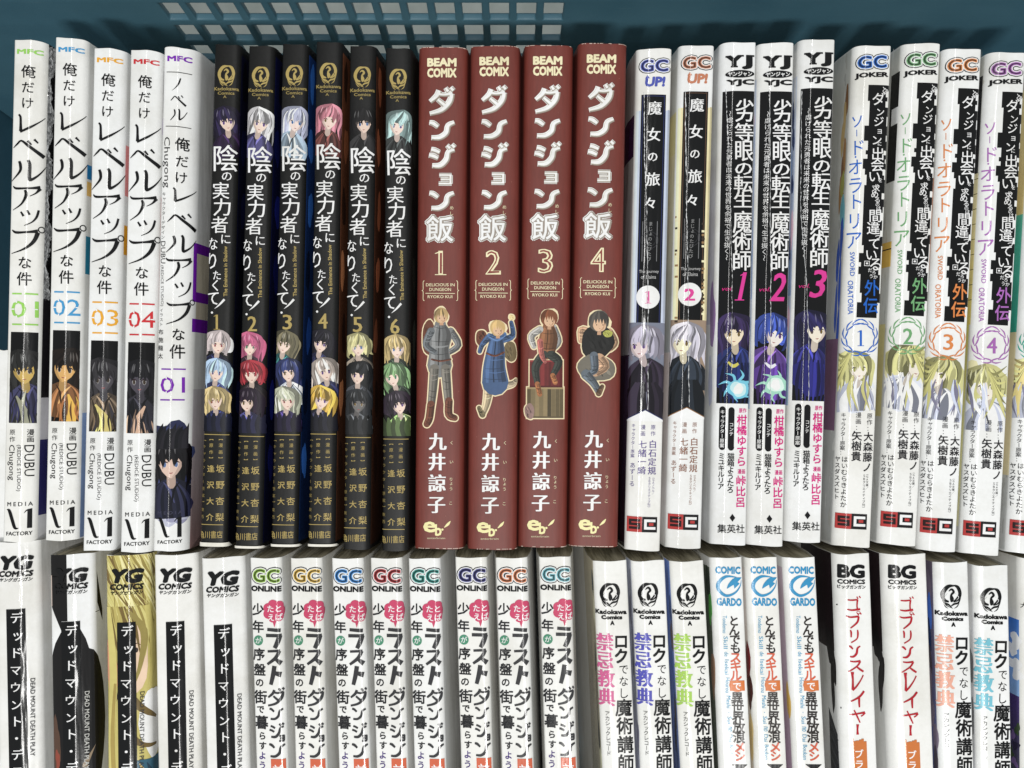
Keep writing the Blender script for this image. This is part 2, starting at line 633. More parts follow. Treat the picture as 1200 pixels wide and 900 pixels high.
    def t(s, txt, x0, y0, x1, y1, c, wt=0.0, rot=0, skew=0.0, serif=0.0, res=2, grow=None, mid=None):
        """a string fitted to the box; rot 1 reads downwards, -1 upwards"""
        v0, f = glyph_mesh(txt, min(wt, 0), res)
        gr = max(wt, 0) if grow is None else grow
        ax, bx = min(p[0] for p in v0) - gr, max(p[0] for p in v0) + gr
        ay, by = min(p[1] for p in v0) - gr, max(p[1] for p in v0) + gr
        offs = (-serif, 0, serif) if serif else (0,)
        for o, sx, sy in [(o, sx, sy) for o in offs for sx, sy in spread(wt)]:
            P = []
            v = [(p[0] + sx, p[1] + sy) for p in v0]
            for p in v:
                a = (p[0] - ax) / (bx - ax); d = (by - p[1]) / (by - ay)
                if rot == 1:
                    P.append((x0 + (1 - d) * (x1 - x0), y0 + a * (y1 - y0) + o))
                elif rot == -1:
                    P.append((x0 + d * (x1 - x0), y1 - a * (y1 - y0) + o))
                else:
                    P.append((x0 + a * (x1 - x0) + skew * (.5 - d) * (y1 - y0) + o, y0 + d * (y1 - y0)))
            for q in f:
                s.add([P[i] for i in q], c)
            s.step(1.2)

    def one(s, x0, y0, x1, y1, c, w, skew=0.0):
        """a numeral 1 with serifs"""
        cx = (x0 + x1) / 2; h = y1 - y0
        k = skew * h
        s.add([(cx - w / 2 + k / 2, y0), (cx + w / 2 + k / 2, y0), (cx + w / 2 - k / 2, y1), (cx - w / 2 - k / 2, y1)], c); s.step()
        s.add([(x0 + k / 2, y0 + h * .10), (cx + k / 2, y0), (cx + k / 2, y0 + h * .07), (x0 + k / 2, y0 + h * .13)], c); s.step()
        s.add([(x0 - k / 2, y1 - h * .035), (x1 - k / 2, y1 - h * .035), (x1 - k / 2, y1), (x0 - k / 2, y1)], c); s.step()

    def build(s, parent, mat, which=None, zoff=DEPTH):
        """slice at the jacket's folds, bend round the profile, make one mesh per part"""
        pf = s.prof
        U = pf.U
        res = {}
        for name, prims in s.parts.items():
            if which and name not in which:
                continue
            V, F, C, NN = [], [], [], []
            for P, c, h in prims:
                Q = [(p[0] * K, LEN / 2 - p[1] * K) for p in P]
                um, uM = min(q[0] for q in Q), max(q[0] for q in Q)
                if uM - um < 1e-9:
                    continue
                i, j = pf.find(um + 1e-9), pf.find(uM - 1e-9)
                for k in range(i, j + 1):
                    R = Q
                    if k > i:
                        R = clip_half(R, 0, U[k], 1)
                    if k < j:
                        R = clip_half(R, 0, U[k + 1], -1)
                    if len(R) < 3:
                        continue
                    b = len(V)
                    for u, v in R:
                        x, z, nx, nz = pf.at(k, u, h)
                        V.append((x, v, z + zoff))
                        NN.append((nx, 0, nz))
                        if isinstance(c[0], str):
                            _, ca, cb, va, vb = c
                            f = ((LEN / 2 - v) / K - va) / (vb - va)
                            C.append(lin([ca[q] + (cb[q] - ca[q]) * f for q in range(3)]))
                        else:
                            C.append(INK(c))
                    F.append(tuple(range(b, b + len(R))))
            if F:
                # faces must look outwards
                a = F[0]
                F = [fix(V, f, NN) for f in F]
                res[name] = mesh_obj(name, V, F, mat, parent, smooth=True, normals=NN, ink=C)
        return res


_ink = {}


def INK(c):
    if c not in _ink:
        l = lin(c)
        _ink[c] = tuple(min(x, 0.82) for x in l[:3]) + (1.0,)
    return _ink[c]


def fix(V, f, NN):
    a, b, c = V[f[0]], V[f[1]], V[f[2]]
    ux, uy, uz = b[0] - a[0], b[1] - a[1], b[2] - a[2]
    vx, vy, vz = c[0] - a[0], c[1] - a[1], c[2] - a[2]
    nx, nz = uy * vz - uz * vy, ux * vy - uy * vx
    n = NN[f[0]]
    return f if nx * n[0] + nz * n[2] >= 0 else f[::-1]


def clip_half(P, ax, lim, sg):
    out = []
    n = len(P)
    for i in range(n):
        a, b = P[i], P[(i + 1) % n]
        da, db = (a[ax] - lim) * sg, (b[ax] - lim) * sg
        if da >= 0:
            out.append(a)
        if (da > 0 and db < 0) or (da < 0 and db > 0):
            t = da / (da - db)
            out.append((a[0] + (b[0] - a[0]) * t, a[1] + (b[1] - a[1]) * t))
    return out


# ------------------------------------------------------------------ a book body
def cover_mesh(pf, mat, parent, seed=0):
    R = random.Random(seed)
    n = len(pf.U)
    th = 0.00032
    rows = 14
    V, NN, F = [], [], []
    q1, q2, q3 = R.random() * 6, R.random() * 6, R.uniform(-1, 1)
    jt = [(math.sin(i * .31 + q1) * .6 + q3 * (i / n - .5)) * 0.00022 for i in range(n)]
    jb = [(math.sin(i * .27 + q2) * .6 - q3 * (i / n - .5)) * 0.00022 for i in range(n)]

    def ring(y, inner, k):
        b = len(V)
        for i in range(n):
            a = math.radians(pf.A[i])
            d = th if inner else 0
            yy = y + (jt[i] if k == 1 else jb[i] if k == -1 else 0)
            V.append((pf.X[i] - math.sin(a) * d, yy, pf.Z[i] - math.cos(a) * d + DEPTH))
            NN.append((math.sin(a) * (-1 if inner else 1), 0, math.cos(a) * (-1 if inner else 1)))
        return b
    y0, y1 = -LEN / 2, LEN / 2
    o = [ring(y0, False, -1), ring(y1, False, 1)]
    ii = [ring(y0, True, -1), ring(y1, True, 1)]
    for i in range(n - 1):
        F.append((o[0] + i, o[0] + i + 1, o[1] + i + 1, o[1] + i))
        F.append((ii[0] + i + 1, ii[0] + i, ii[1] + i, ii[1] + i + 1))
    for k, sg in ((0, -1), (1, 1)):
        b = len(V)
        for i in range(n):
            V.append(V[o[k] + i]); NN.append((0, sg, 0))
        c = len(V)
        for i in range(n):
            V.append(V[ii[k] + i]); NN.append((0, sg, 0))
        for i in range(n - 1):
            f = (b + i, b + i + 1, c + i + 1, c + i)
            F.append(f[::-1] if k == 0 else f)
    # the face normals of the outer skin must look out
    F = [fix(V, f, NN) if abs(NN[f[0]][1]) < .5 else f for f in F]
    return mesh_obj('cover', V, F, mat, parent, smooth=True, normals=NN)


def pages_mesh(pf, parent, inset=0.0009):
    n = len(pf.U)
    th = 0.00040
    V, F = [], []
    y0, y1 = -LEN / 2 + inset, LEN / 2 - inset
    for y in (y0, y1):
        for i in range(n):
            a = math.radians(pf.A[i])
            V.append((pf.X[i] - math.sin(a) * th, y, max(pf.Z[i] - math.cos(a) * th, -DEPTH + .002) + DEPTH))
    for i in range(n - 1):
        F.append((i, i + 1, n + i + 1, n + i))
    F.append((n - 1, 0, n, 2 * n - 1))
    for k in (0, 1):
        c = len(V)
        V.append((0, (y0, y1)[k], DEPTH * 0.6))
        for i in range(n):
            j = (i + 1) % n
            f = (c, k * n + j, k * n + i)
            F.append(f if k else f[::-1])
    return mesh_obj('page_block', V, F, M['pages'], parent)


def place(name, label, group, prof_w, top, bot, dz=0.0, roll=0.0, cat='book'):
    """an Empty at the foot of the book (its fore-edge) with the spine on the line top -> bot (photograph pixels)"""
    e = bpy.data.objects.new(name, None)
    e.empty_display_size = 0.01
    col.objects.link(e)
    dx, dy = bot[0] - top[0], bot[1] - top[1]
    l = math.hypot(dx, dy)
    cx, cy = top[0] + dx / l * 295, top[1] + dy / l * 295
    ang = math.atan2(dx / l, dy / l)
    mt = Matrix.Rotation(ang, 4, 'Z') @ Matrix.Rotation(math.radians(roll), 4, 'Y')
    p = Vector(((cx - 600) * K, (450 - cy) * K, ZS + dz)) - mt @ Vector((0, 0, DEPTH))
    e.matrix_world = Matrix.Translation(p) @ mt
    e['label'] = label
    e['category'] = cat
    if group:
        e['group'] = group
    return e


_shared = {}


def share(key, objs, parent):
    """re-use meshes: the first book of a series stores them, later ones link copies"""
    for o in objs:
        c = o.copy()
        col.objects.link(c)
        c.parent = parent


W0 = (250, 250, 248)
BK = (11, 11, 12)
GOLD = (172, 152, 92)


def side(p, sd, v0, v1, d0, d1, c, c2=None):
    """a coloured area of the jacket round the joint on the cover side; d = distance from the spine edge in px"""
    w = p.prof.w / K / 2
    p.uv = True
    if sd > 0:
        p.add([(w + d0, v0), (w + d1, v0), (w + d1, v1), (w + d0, v1)], c if c2 is None else ('v', c, c2, v0, v1))
    else:
        p.add([(-w - d1, v0), (-w - d0, v0), (-w - d0, v1), (-w - d1, v1)], c if c2 is None else ('v', c, c2, v0, v1))
    p.uv = False
    p.step()


def sblob(p, sd, v, d, rv, rd, c, seed=1, wob=.12):
    w = p.prof.w / K / 2
    p.uv = True
    p.blob(sd * (w + d), v, rd, rv, c, seed, wob)
    p.uv = False


def shade(c, k):
    return tuple(max(0, min(255, int(x * k))) for x in c)


def mute(c, k=.14):
    m = sum(c) / 3
    return tuple(int(v + (m - v) * k) for v in c)


def motif(p, x, y, r, hair, skin, cloth, seed=0, lean=0.0, eye=None, nobody=False):
    """generic printed figure: painted locks of hair, a pale face and shoulders; a plain stand-in, nobody in particular"""
    R = random.Random(seed)
    hair, skin, cloth = mute(hair), mute(skin), mute(cloth)
    th = R.uniform(-.22, .22)
    fl = R.choice((-1, 1))
    ct, sn = math.cos(th), math.sin(th)
    T = lambda a, b, w=None: (x + (a * fl * ct - b * sn) * r, y + (a * fl * sn + b * ct) * r) + (() if w is None else (w * r,))
    ln = lean * fl + R.uniform(-.12, .2)
    hk = lambda: shade(hair, R.choice((.55, .7, .82, .92, 1.05, 1.18)))
    long_ = R.random() < .65
    # hair behind
    for k in range(13):
        q = (k - 6) / 6.0
        e = R.uniform(1.2, 1.9) if long_ else R.uniform(.5, .9)
        p.stroke([T(q * .3, -.85, .15), T(q * 1.0, -.2, .34), T(q * (1.05 + R.uniform(-.15, .1)), .5, .28), T(q * R.uniform(.7, 1.25), e, .01)], hk())
    if not nobody:
        for k in range(15):
            q = (k - 7) / 7.0
            p.stroke([T(q * .22, .85, .12), T(q * .8, 1.15 + abs(q) * .2, .32), T(q * 1.15, 1.9, .34), T(q * 1.1, 2.6, .2)], shade(cloth, R.choice((.6, .75, .9, 1.0, 1.2, 1.5))))
        p.stroke([T(-.35, .95, .03), T(-.1, 1.3, .12), T(.1, 1.9, .05)], shade(cloth, 2.0))
        p.stroke([T(.35, .95, .03), T(.1, 1.3, .10), T(.0, 1.9, .05)], shade(cloth, .4))
    p.stroke([T(ln * .6, .55, .34), T(ln * .3, 1.05, .36), T(0, 1.25, .12)], shade(skin, .80))
    # face with a pointed chin
    pts = [T(ln + a, b) for a, b in ((-.52, -.25), (-.50, .18), (-.36, .48), (-.16, .70), (0.02, .79), (.18, .68), (.36, .46), (.48, .15), (.5, -.25), (.2, -.6), (-.25, -.6))]
    p.poly(pts, skin)
    p.stroke([T(ln + .46, -.2, .04), T(ln + .42, .2, .14), T(ln + .22, .58, .10), T(ln + .04, .74, .02)], shade(skin, .86))
    p.stroke([T(ln - .5, -.3, .3), T(ln, -.24, .3), T(ln + .5, -.3, .3)], shade(skin, .82))
    ec = eye or R.choice(((90, 60, 120), (60, 100, 150), (140, 60, 60), (110, 90, 50), (70, 120, 90)))
    for q in (-.25, .24):
        p.blob(*T(ln + q, .16), .085 * r, .15 * r, (236, 232, 232), 1, 0, n=8)
        p.blob(*T(ln + q, .17), .075 * r, .13 * r, ec, 1, 0, n=8)
        p.stroke([T(ln + q - .14, .10, .03), T(ln + q, .03, .075), T(ln + q + .14, .09, .03)], (44, 30, 36))
        p.stroke([T(ln + q - .12, -.14, .02), T(ln + q + .12, -.17, .035)], shade(hair, .5))
    p.stroke([T(ln - .07, .54, .02), T(ln + .02, .56, .045), T(ln + .09, .53, .02)], (150, 74, 74))
    # fringe: overlapping pointed locks with thin contour lines
    part = R.uniform(-.3, .3)
    for k in range(11):
        q = (k - 5) / 5.0
        tip = R.uniform(-.18, .22) + abs(q) * .35
        a = [T(part + q * .12, -.95, .08), T(part * .5 + ln * .5 + q * .55, -.55, .25), T(ln + q * .66, -.18, .19), T(ln + q * .62 + R.uniform(-.12, .12), tip, .01)]
        p.stroke(a, hk())
        if k % 2:
            p.stroke([(u, v, w * .12) for u, v, w in a], shade(hair, .42))
    for q in (-1, 1):
        p.stroke([T(part, -.98, .1), T(q * .72, -.6, .3), T(q * .88, .1, .24), T(q * .72, .8, .13), T(q * R.uniform(.55, .95), 1.45 if long_ else .9, .01)], hk())
        p.stroke([T(q * .5, -.72, .02), T(q * .78, -.1, .05), T(q * .68, .7, .01)], shade(hair, .45))
    for k in range(4):
        q = R.uniform(-.5, .5)
        p.stroke([T(q, -.78, .01), T(q * 1.2, -.55, .07), T(q * 1.35, -.3, .01)], tuple(int(v + (255 - v) * .28) for v in hair))


def phoenix(p, x0, y0, x1, y1, c, bgc):
    cx, cy = (x0 + x1) / 2, (y0 + y1) / 2
    w, h = (x1 - x0) / 2, (y1 - y0) / 2
    P = lambda a, b, ww: (cx + a * w, cy + b * h, ww * w * .8)
    p.stroke([P(.35, -.92, .1), P(-.35, -.85, .45), P(-.82, -.3, .5), P(-.72, .25, .42), P(-.25, .42, .2)], c)
    p.stroke([P(.1, -.98, .05), P(.62, -.8, .42), P(.86, -.25, .42), P(.62, .2, .44), P(.2, .42, .2)], c)
    p.stroke([P(-.28, -.45, .08), P(.0, -.62, .26), P(.22, -.4, .3), P(-.02, -.15, .26), P(.05, .2, .5), P(.0, .45, .2)], c)
    p.stroke([P(-.95, .05, .05), P(-.7, .5, .2), P(-.25, .68, .22), P(.1, .95, .03)], c)
    p.stroke([P(.95, .05, .05), P(.7, .5, .2), P(.25, .62, .22), P(-.15, .9, .03)], c)
    p.stroke([P(-.86, .3, .04), P(-.5, .72, .1), P(.2, 1.0, .02)], c)
    p.stroke([P(-.8, .55, .04), P(-.55, .85, .12), P(-.3, .98, .02)], c)
    p.stroke([P(.8, .5, .04), P(.6, .8, .12), P(.3, .98, .02)], c)
    p.stroke([P(.38, -.25, .08), P(.72, .02, .07), P(.5, .3, .02)], bgc)
    p.stroke([P(-.38, -.25, .08), P(-.62, .02, .07), P(-.5, .25, .02)], bgc)


def scmark(p, x0, y0, x1, y1, sl=0.0):
    w = (x1 - x0) / 2
    h = y1 - y0
    p.rect(x0, y0, w, h, (176, 60, 58))
    p.rect(x0 + w, y0 + sl * w, w, h, (26, 24, 25))
    t = h * .17
    k = (40, 22, 22)
    a, b = x0 + w * .14, y0 + h * .16
    ww, hh = w * .74, h * .66
    p.rect(a, b, ww, t, k); p.rect(a, b, t, hh * .5, k); p.rect(a, b + hh / 2 - t / 2, ww, t, k)
    p.rect(a + ww - t, b + hh / 2, t, hh / 2, k); p.rect(a, b + hh - t, ww, t, k)
    a = x0 + w * 1.14
    b += sl * w
    p.rect(a, b, ww, t, W0); p.rect(a, b, t, hh, W0); p.rect(a, b + hh - t, ww, t, W0)
    p.rect(a + ww * .42, b + hh * .36, ww * .4, hh * .28, (176, 60, 58))


def gcmark(p, x0, y0, x1, y1, c):
    dk = shade(c, .45)
    lt = tuple(int(v + (255 - v) * .45) for v in c)
    w, h = x1 - x0, y1 - y0
    boxes = (('G', x0, x0 + w * .55), ('C', x0 + w * .45, x1))
    for wt, cc in ((.155, (26, 25, 27)), (.105, (250, 250, 250)), (.062, lt), (.034, c), (0, dk)):
        for ch, a, b in boxes:
            p.t(ch, a, y0, b, y1, cc, wt=wt, grow=.155, res=3)


# ------------------------------------------------------------------ the series
BOOKS = []


def make_book(spec, shared):
    (name, label, group, prof, mat, fn, ref, var, top, bot, kw) = spec
    kw = dict(kw)
    kw.setdefault('dz', random.Random(label).uniform(-.0009, .0005))
    e = place(name, label, group, prof.w, top, bot, **{k: v for k, v in kw.items() if k in ('dz', 'roll')})
    key = (id(prof), mat, kw.get('seed', 0) % 3)
    if key in shared:
        for o in shared[key]:
            c = o.copy(); col.objects.link(c); c.parent = e
    else:
        shared[key] = [cover_mesh(prof, M[mat], e, kw.get('seed', 0)), pages_mesh(prof, e)]
    p = Print(prof, ref, None)
    if fn is None:
        return e
    skey = (fn.__name__, kw.get('vs', 0))
    common = skey in shared
    fn(p, var, common)
    res = p.build(e, M[mat + '_ink'])
    com = ('title_lettering', 'author_lettering')
    if common:
        for o in shared[skey]:
            c = o.copy(); col.objects.link(c); c.parent = e
    else:
        shared[skey] = [o for n, o in res.items() if n in com]
    return e


# --- A: white volumes with brush lettering
def fn_a(p, v, common):
    num, c, pal, sidec = v
    if not common:
        p.begin('title_lettering', 300)
        p.g('俺', 81, 81, 16, BK, wt=.012); p.g('だ', 80.5, 99.5, 14.5, BK, wt=.01); p.g('け', 80, 118, 14.5, BK, wt=.01)
        for ch, a in (('レ', (68.4, 131, 99, 153)), ('ベ', (64, 160, 98, 181)), ('ル', (62, 185, 99.5, 210)),
                      ('ア', (63, 215, 94.5, 244)), ('ッ', (73, 243, 92, 262)), ('プ', (62, 264, 97, 295))):
            p.kana(ch, *a, BK, wk=1.0, minw=.7)
        p.g('な', 77.2, 305.5, 15.5, BK, wt=.015); p.g('件', 76.7, 324.5, 17, BK, wt=.012)
        p.begin('author_lettering', 300)
        p.vcol('漫画', 83.3, 501, 83, 517, 8, BK, wt=.01)
        p.vcol('原作', 64, 500.5, 63.6, 517, 7, BK, wt=.0)
        p.t('DUBU', 76.7, 520, 87, 556.7, BK, rot=1)
        p.t('(REDICE STUDIO)', 68, 519.5, 73.5, 574, (60, 60, 62), rot=1)
        p.t('Chugong', 58, 519.5, 66.5, 561, BK, rot=1)
        p.t('M E D I A', 58, 586.7, 85.5, 591.6, (60, 60, 60), wt=.02)
        p.t('FACTORY', 57, 621.5, 85, 626, BK, wt=.008, serif=.12)
        p.stroke([(57.5, 595.5, .6), (60.5, 597, 3.6), (64, 608, 3.8), (67, 617, 3.2), (71, 617.5, .5)], BK)
        p.stroke([(76.5, 600, .4), (79, 597, 1.4), (82, 595.6, .8)], BK)
        p.poly([(80, 595.5), (84.8, 594.6), (84.6, 617.8), (79.5, 617.8)], BK)
    p.begin('publisher_logo', 300)
    p.t('MFC', 67.8, 54.6, 97, 60.6, c, wt=.045)
    p.begin('volume_number', 300)
    for y in (342, 378):
        p.rect(63.2, y - 1, 11, 1.8, c); p.rect(77.5, y - 1, 13.5, 1.8, c)
    p.t(num, 62, 350.5, 91.5, 370, c)
    for xx in (68.5,):
        p.rect(xx - 1.0, 349.5, 1.6, 3.2, W0); p.rect(xx - 1.0, 367.6, 1.6, 3.2, W0)
    p.rect(61.5, 359.4, 4.2, 1.4, W0); p.rect(86.5, 359.4, 4.2, 1.2, W0)
    p.begin('spine_picture', 20)
    p.rect(61.5, 386.7, 30, 107, (8, 8, 9))
    u, vv = p.loc(61.5, 386.7)
    p.clip = (u, vv, u + 30, vv + 107)
    h, s_, cl, extra = pal
    motif(p, 76, 430, 23, h, s_, cl, int(num) * 3, 0, (60, 50, 40))
    R = random.Random(int(num))
    for k in range(11):
        xx = 60 + R.random() * 32
        yy = 474 + R.random() * 30
        p.stroke([(xx, yy - 20, .4), (xx + R.uniform(-7, 7), yy, 4.2), (xx + R.uniform(-10, 10), yy + 24, .4)], shade(R.choice((cl, extra, h)), R.choice((.6, .9, 1.2))))
    p.stroke([(R.uniform(64, 90), 462, 2), (R.uniform(68, 84), 480, 8), (R.uniform(66, 86), 500, 11)], extra)
    for k in range(5):
        p.stroke([(64 + k * 6, 470, .3), (66 + k * 5, 482, 2.2), (62 + k * 7, 496, .4)], shade(cl, R.choice((.5, .7, 1.3))))
    p.clip = None
    p.begin('cover_picture', 10)
    if sidec:
        for (v0, v1, c1) in sidec:
            side(p, 1, v0, v1, 1.5, 90, c1, shade(c1, .8) if v1 - v0 > 100 else None)


def fn_ln(p, v, common):
    P_ = (120, 40, 170)
    p.begin('publisher_logo', 300)
    p.t('MFC', 196.7, 65.8, 225, 72.6, P_, wt=.045)
    p.begin('title_lettering', 300)
    p.rect(196, 84.6, 28.5, .8, BK); p.rect(195, 148, 28.5, .8, BK)
    p.kana('ノ', 202, 92, 213, 107, BK); p.kana('ベ', 201, 112, 218, 124.5, BK, minw=.8); p.kana('ル', 200.5, 128, 219, 141.5, BK, minw=.8)
    p.g('俺', 213.9, 169, 16.5, BK, wt=.015); p.g('だ', 213.3, 189, 15, BK, wt=.012); p.g('け', 212.3, 208, 15, BK, wt=.012)
    for ch, a in (('レ', (202, 220, 230.5, 237)), ('ベ', (197, 250, 230, 270)), ('ル', (195.5, 275.5, 230, 296)),
                  ('ア', (194.5, 302, 224.5, 330)), ('ッ', (205.5, 330, 223, 348)), ('プ', (195.5, 352, 227, 380))):
        p.kana(ch, *a, BK, minw=.7)
    p.g('な', 209, 392, 15.5, BK, wt=.015); p.g('件', 208, 412, 18, BK, wt=.012)
    p.begin('author_lettering', 300)
    p.t('Chugong', 191, 161, 200, 220.5, (40, 40, 42), rot=1)
    p.vcol('キャラクターデザイン', 193, 225, 191.5, 281, 5, (60, 60, 62))
    p.t('DUBU', 189, 283, 194.6, 309, BK, rot=1)
    p.t('(REDICE STUDIO)', 188.4, 311, 192.5, 359, (90, 90, 92), rot=1)
    p.vcol('イラスト', 190, 361, 189.6, 383, 4.6, (60, 60, 62))
    p.vcol('布施龍太', 189.4, 384.5, 188.5, 422, 6.6, BK, wt=.01)
    p.t('M E D I A', 185.6, 598.8, 213, 602.8, (60, 60, 80), wt=.02)
    p.t('FACTORY', 185.6, 633, 212.7, 637, BK, wt=.008, serif=.12)
    p.stroke([(186, 607, .6), (189, 608.5, 3.4), (192.5, 619, 3.6), (195.5, 628, 3), (199, 628.5, .5)], BK)
    p.poly([(207.5, 607), (212, 606), (212, 630), (207.3, 630)], BK)
    p.stroke([(204, 611.5, .4), (206.5, 608.5, 1.4), (209, 607, .8)], BK)
    p.begin('volume_number', 300)
    for y, x in ((432.7, 190), (468.7, 188.7)):
        p.rect(x, y - 1, 11, 1.6, P_); p.rect(x + 13.5, y - 1, 13.5, 1.6, P_)
    p.t('01', 188.9, 442, 216, 460.5, P_)
    p.rect(195, 441, 1.4, 3, W0); p.rect(195, 458.5, 1.4, 3, W0)
    p.begin('spine_picture', 20)
    w = p.prof.w / K / 2
    # night-blue picture fading to white at the foot
    for k in range(8):
        p.clip = None
        y = 508 + k * 12
        p.blob(198 + (k * 5) % 12, y, 19 - k * .3, 15, [(40, 44, 74), (58, 66, 108), (74, 84, 128), (60, 58, 92)][k % 4], k, .2)
    for k in range(5):
        p.blob(190 + k * 6, 602 + (k % 2) * 5, 10, 9, [(150, 150, 176), (186, 188, 206), (210, 211, 222)][k % 3], k, .2)
    p.clip = (-w, 440, w + 2, 590)
    motif(p, 201, 540, 26, (26, 24, 28), (218, 186, 168), (34, 36, 56), 9, 0, (90, 110, 150))
    p.clip = None
    for k in range(9):
        p.stroke([(184 + k * 4, 526, 8), (188 + k * 3.6, 508 + (k % 3) * 2, 7), (192 + k * 3.6, 496 + (k * 5 % 4) * 2, .2)], (20 + k % 3 * 9, 20 + k % 3 * 8, 24 + k % 3 * 9))
    p.begin('cover_picture', 10)
    Q = (110, 30, 160)
    side(p, 1, 226, 296, -2, 4, Q); side(p, 1, 226, 240, -2, 60, Q); side(p, 1, 282, 296, -2, 60, Q)
    side(p, 1, 316, 332, -2, 60, Q)
    side(p, 1, 238, 284, 4, 60, (205, 196, 176)); side(p, 1, 296, 316, 4, 60, (205, 196, 176))
    side(p, 1, 400, 590, 2, 80, (205, 200, 205), (150, 120, 118))


# --- B: black volumes
def fn_b(p, v, common):
    num, top, busts, sidec, foot = v
    if not common:
        p.begin('title_lettering', 300)
        for ch, x, y, w, h in (('陰', 262.8, 184.5, 31, 33), ('の', 265, 205.5, 13.5, 13), ('実', 258, 222.5, 21, 21), ('力', 259.8, 242, 23, 22),
                               ('者', 256.5, 262.8, 21, 21), ('に', 263.5, 279.5, 13, 13), ('な', 248.5, 285, 13, 16), ('り', 247.8, 305, 16, 22),
                               ('た', 253.3, 322, 11, 12), ('く', 251.7, 334, 13, 15), ('て', 248.7, 349, 17, 19)):
            p.g(ch, x, y, w, (238, 238, 236), h=h, serif=.22, vert=False)
        p.stroke([(262, 350.5, 2.6), (256, 357, 1.8), (250.5, 361.5, .3)], W0)
        p.blob(247.4, 366, 1.3, 1.3, W0, 1, 0)
        p.t('The Eminence in Shadow', 260.9, 288, 265.4, 347, GOLD, rot=-1, wt=.02)
        p.begin('author_lettering', 300)
        p.rect(237, 508.6, 30, .8, GOLD)
        p.vcol('【漫画】', 257.6, 510, 257, 542, 5, GOLD)
        p.vcol('坂野杏梨', 257, 540, 255.6, 616, 10, GOLD, wt=.012)
        p.vcol('【原作】', 246.6, 510, 246, 542, 5, GOLD)
        p.vcol('逢沢大介', 246, 540, 244.2, 616, 9, GOLD, wt=.012)
        p.vcol('【キャラクター原案】東西', 238.2, 511, 235, 610, 4.6, shade(GOLD, .8))
        p.rect(231.6, 614.4, 28, .8, GOLD)
        p.t('角川書店', 231.4, 622.6, 259, 631.4, GOLD, wt=.006)
    p.begin('publisher_logo', 300)
    phoenix(p, 254.9, 75.5, 274.4, 100, GOLD, BK)
    p.t('Kadokawa', 250, 100.8, 279, 105, shade(GOLD, .85), wt=.035)
    p.t('Comics', 254.5, 106.2, 274, 110, shade(GOLD, .85), wt=.03)
    p.t('A', 261, 110.8, 265, 114, shade(GOLD, .85), wt=.03)
    p.begin('volume_number', 300)
    if num == '1':
        p.one(249.4, 368.5, 256.8, 386, GOLD, 2.6)
    else:
        p.t(num, 249, 368.5, 259, 386, GOLD, serif=.5)
    p.begin('spine_picture', 20)
    w = p.prof.w / K / 2
    p.clip = (-w + 1, 0, w + 1, 455)
    hair, skin, cloth = top
    motif(p, 264, 140, 17, hair, skin, cloth, int(num) + 20)
    for i, (hair, skin, cloth, dx) in enumerate(busts):
        motif(p, 251 + dx, 402 + i * 33, 15.5, hair, skin, cloth, int(num) * 5 + i)
    for k in range(6):
        p.stroke([(238 + k * 6, 484, 2), (240 + k * 5, 496, 7), (239 + k * 6, 512, 4)], shade(mute(busts[-1][2]), (.3, .5, .38, .62, .34, .45)[k]))
    p.clip = None
    if foot:
        p.uv = True
        p.add([(-w - 3, 590 - foot), (w + 1, 590 - foot), (w + 8, 590.2), (-w - 3, 590.2)], (225, 222, 212))
        p.uv = False
    p.begin('cover_picture', 10)
    if sidec:
        side(p, 1, 10, 585, 1, 90, sidec, shade(sidec, .6))
        R = random.Random(int(num))
        for k in range(7):
            sblob(p, 1, 40 + k * 75, 10 + R.random() * 8, 22, 7, shade(sidec, R.choice((.5, 1.6, 2.2))), k)


# --- C: brick-red volumes
CR = (238, 224, 186)


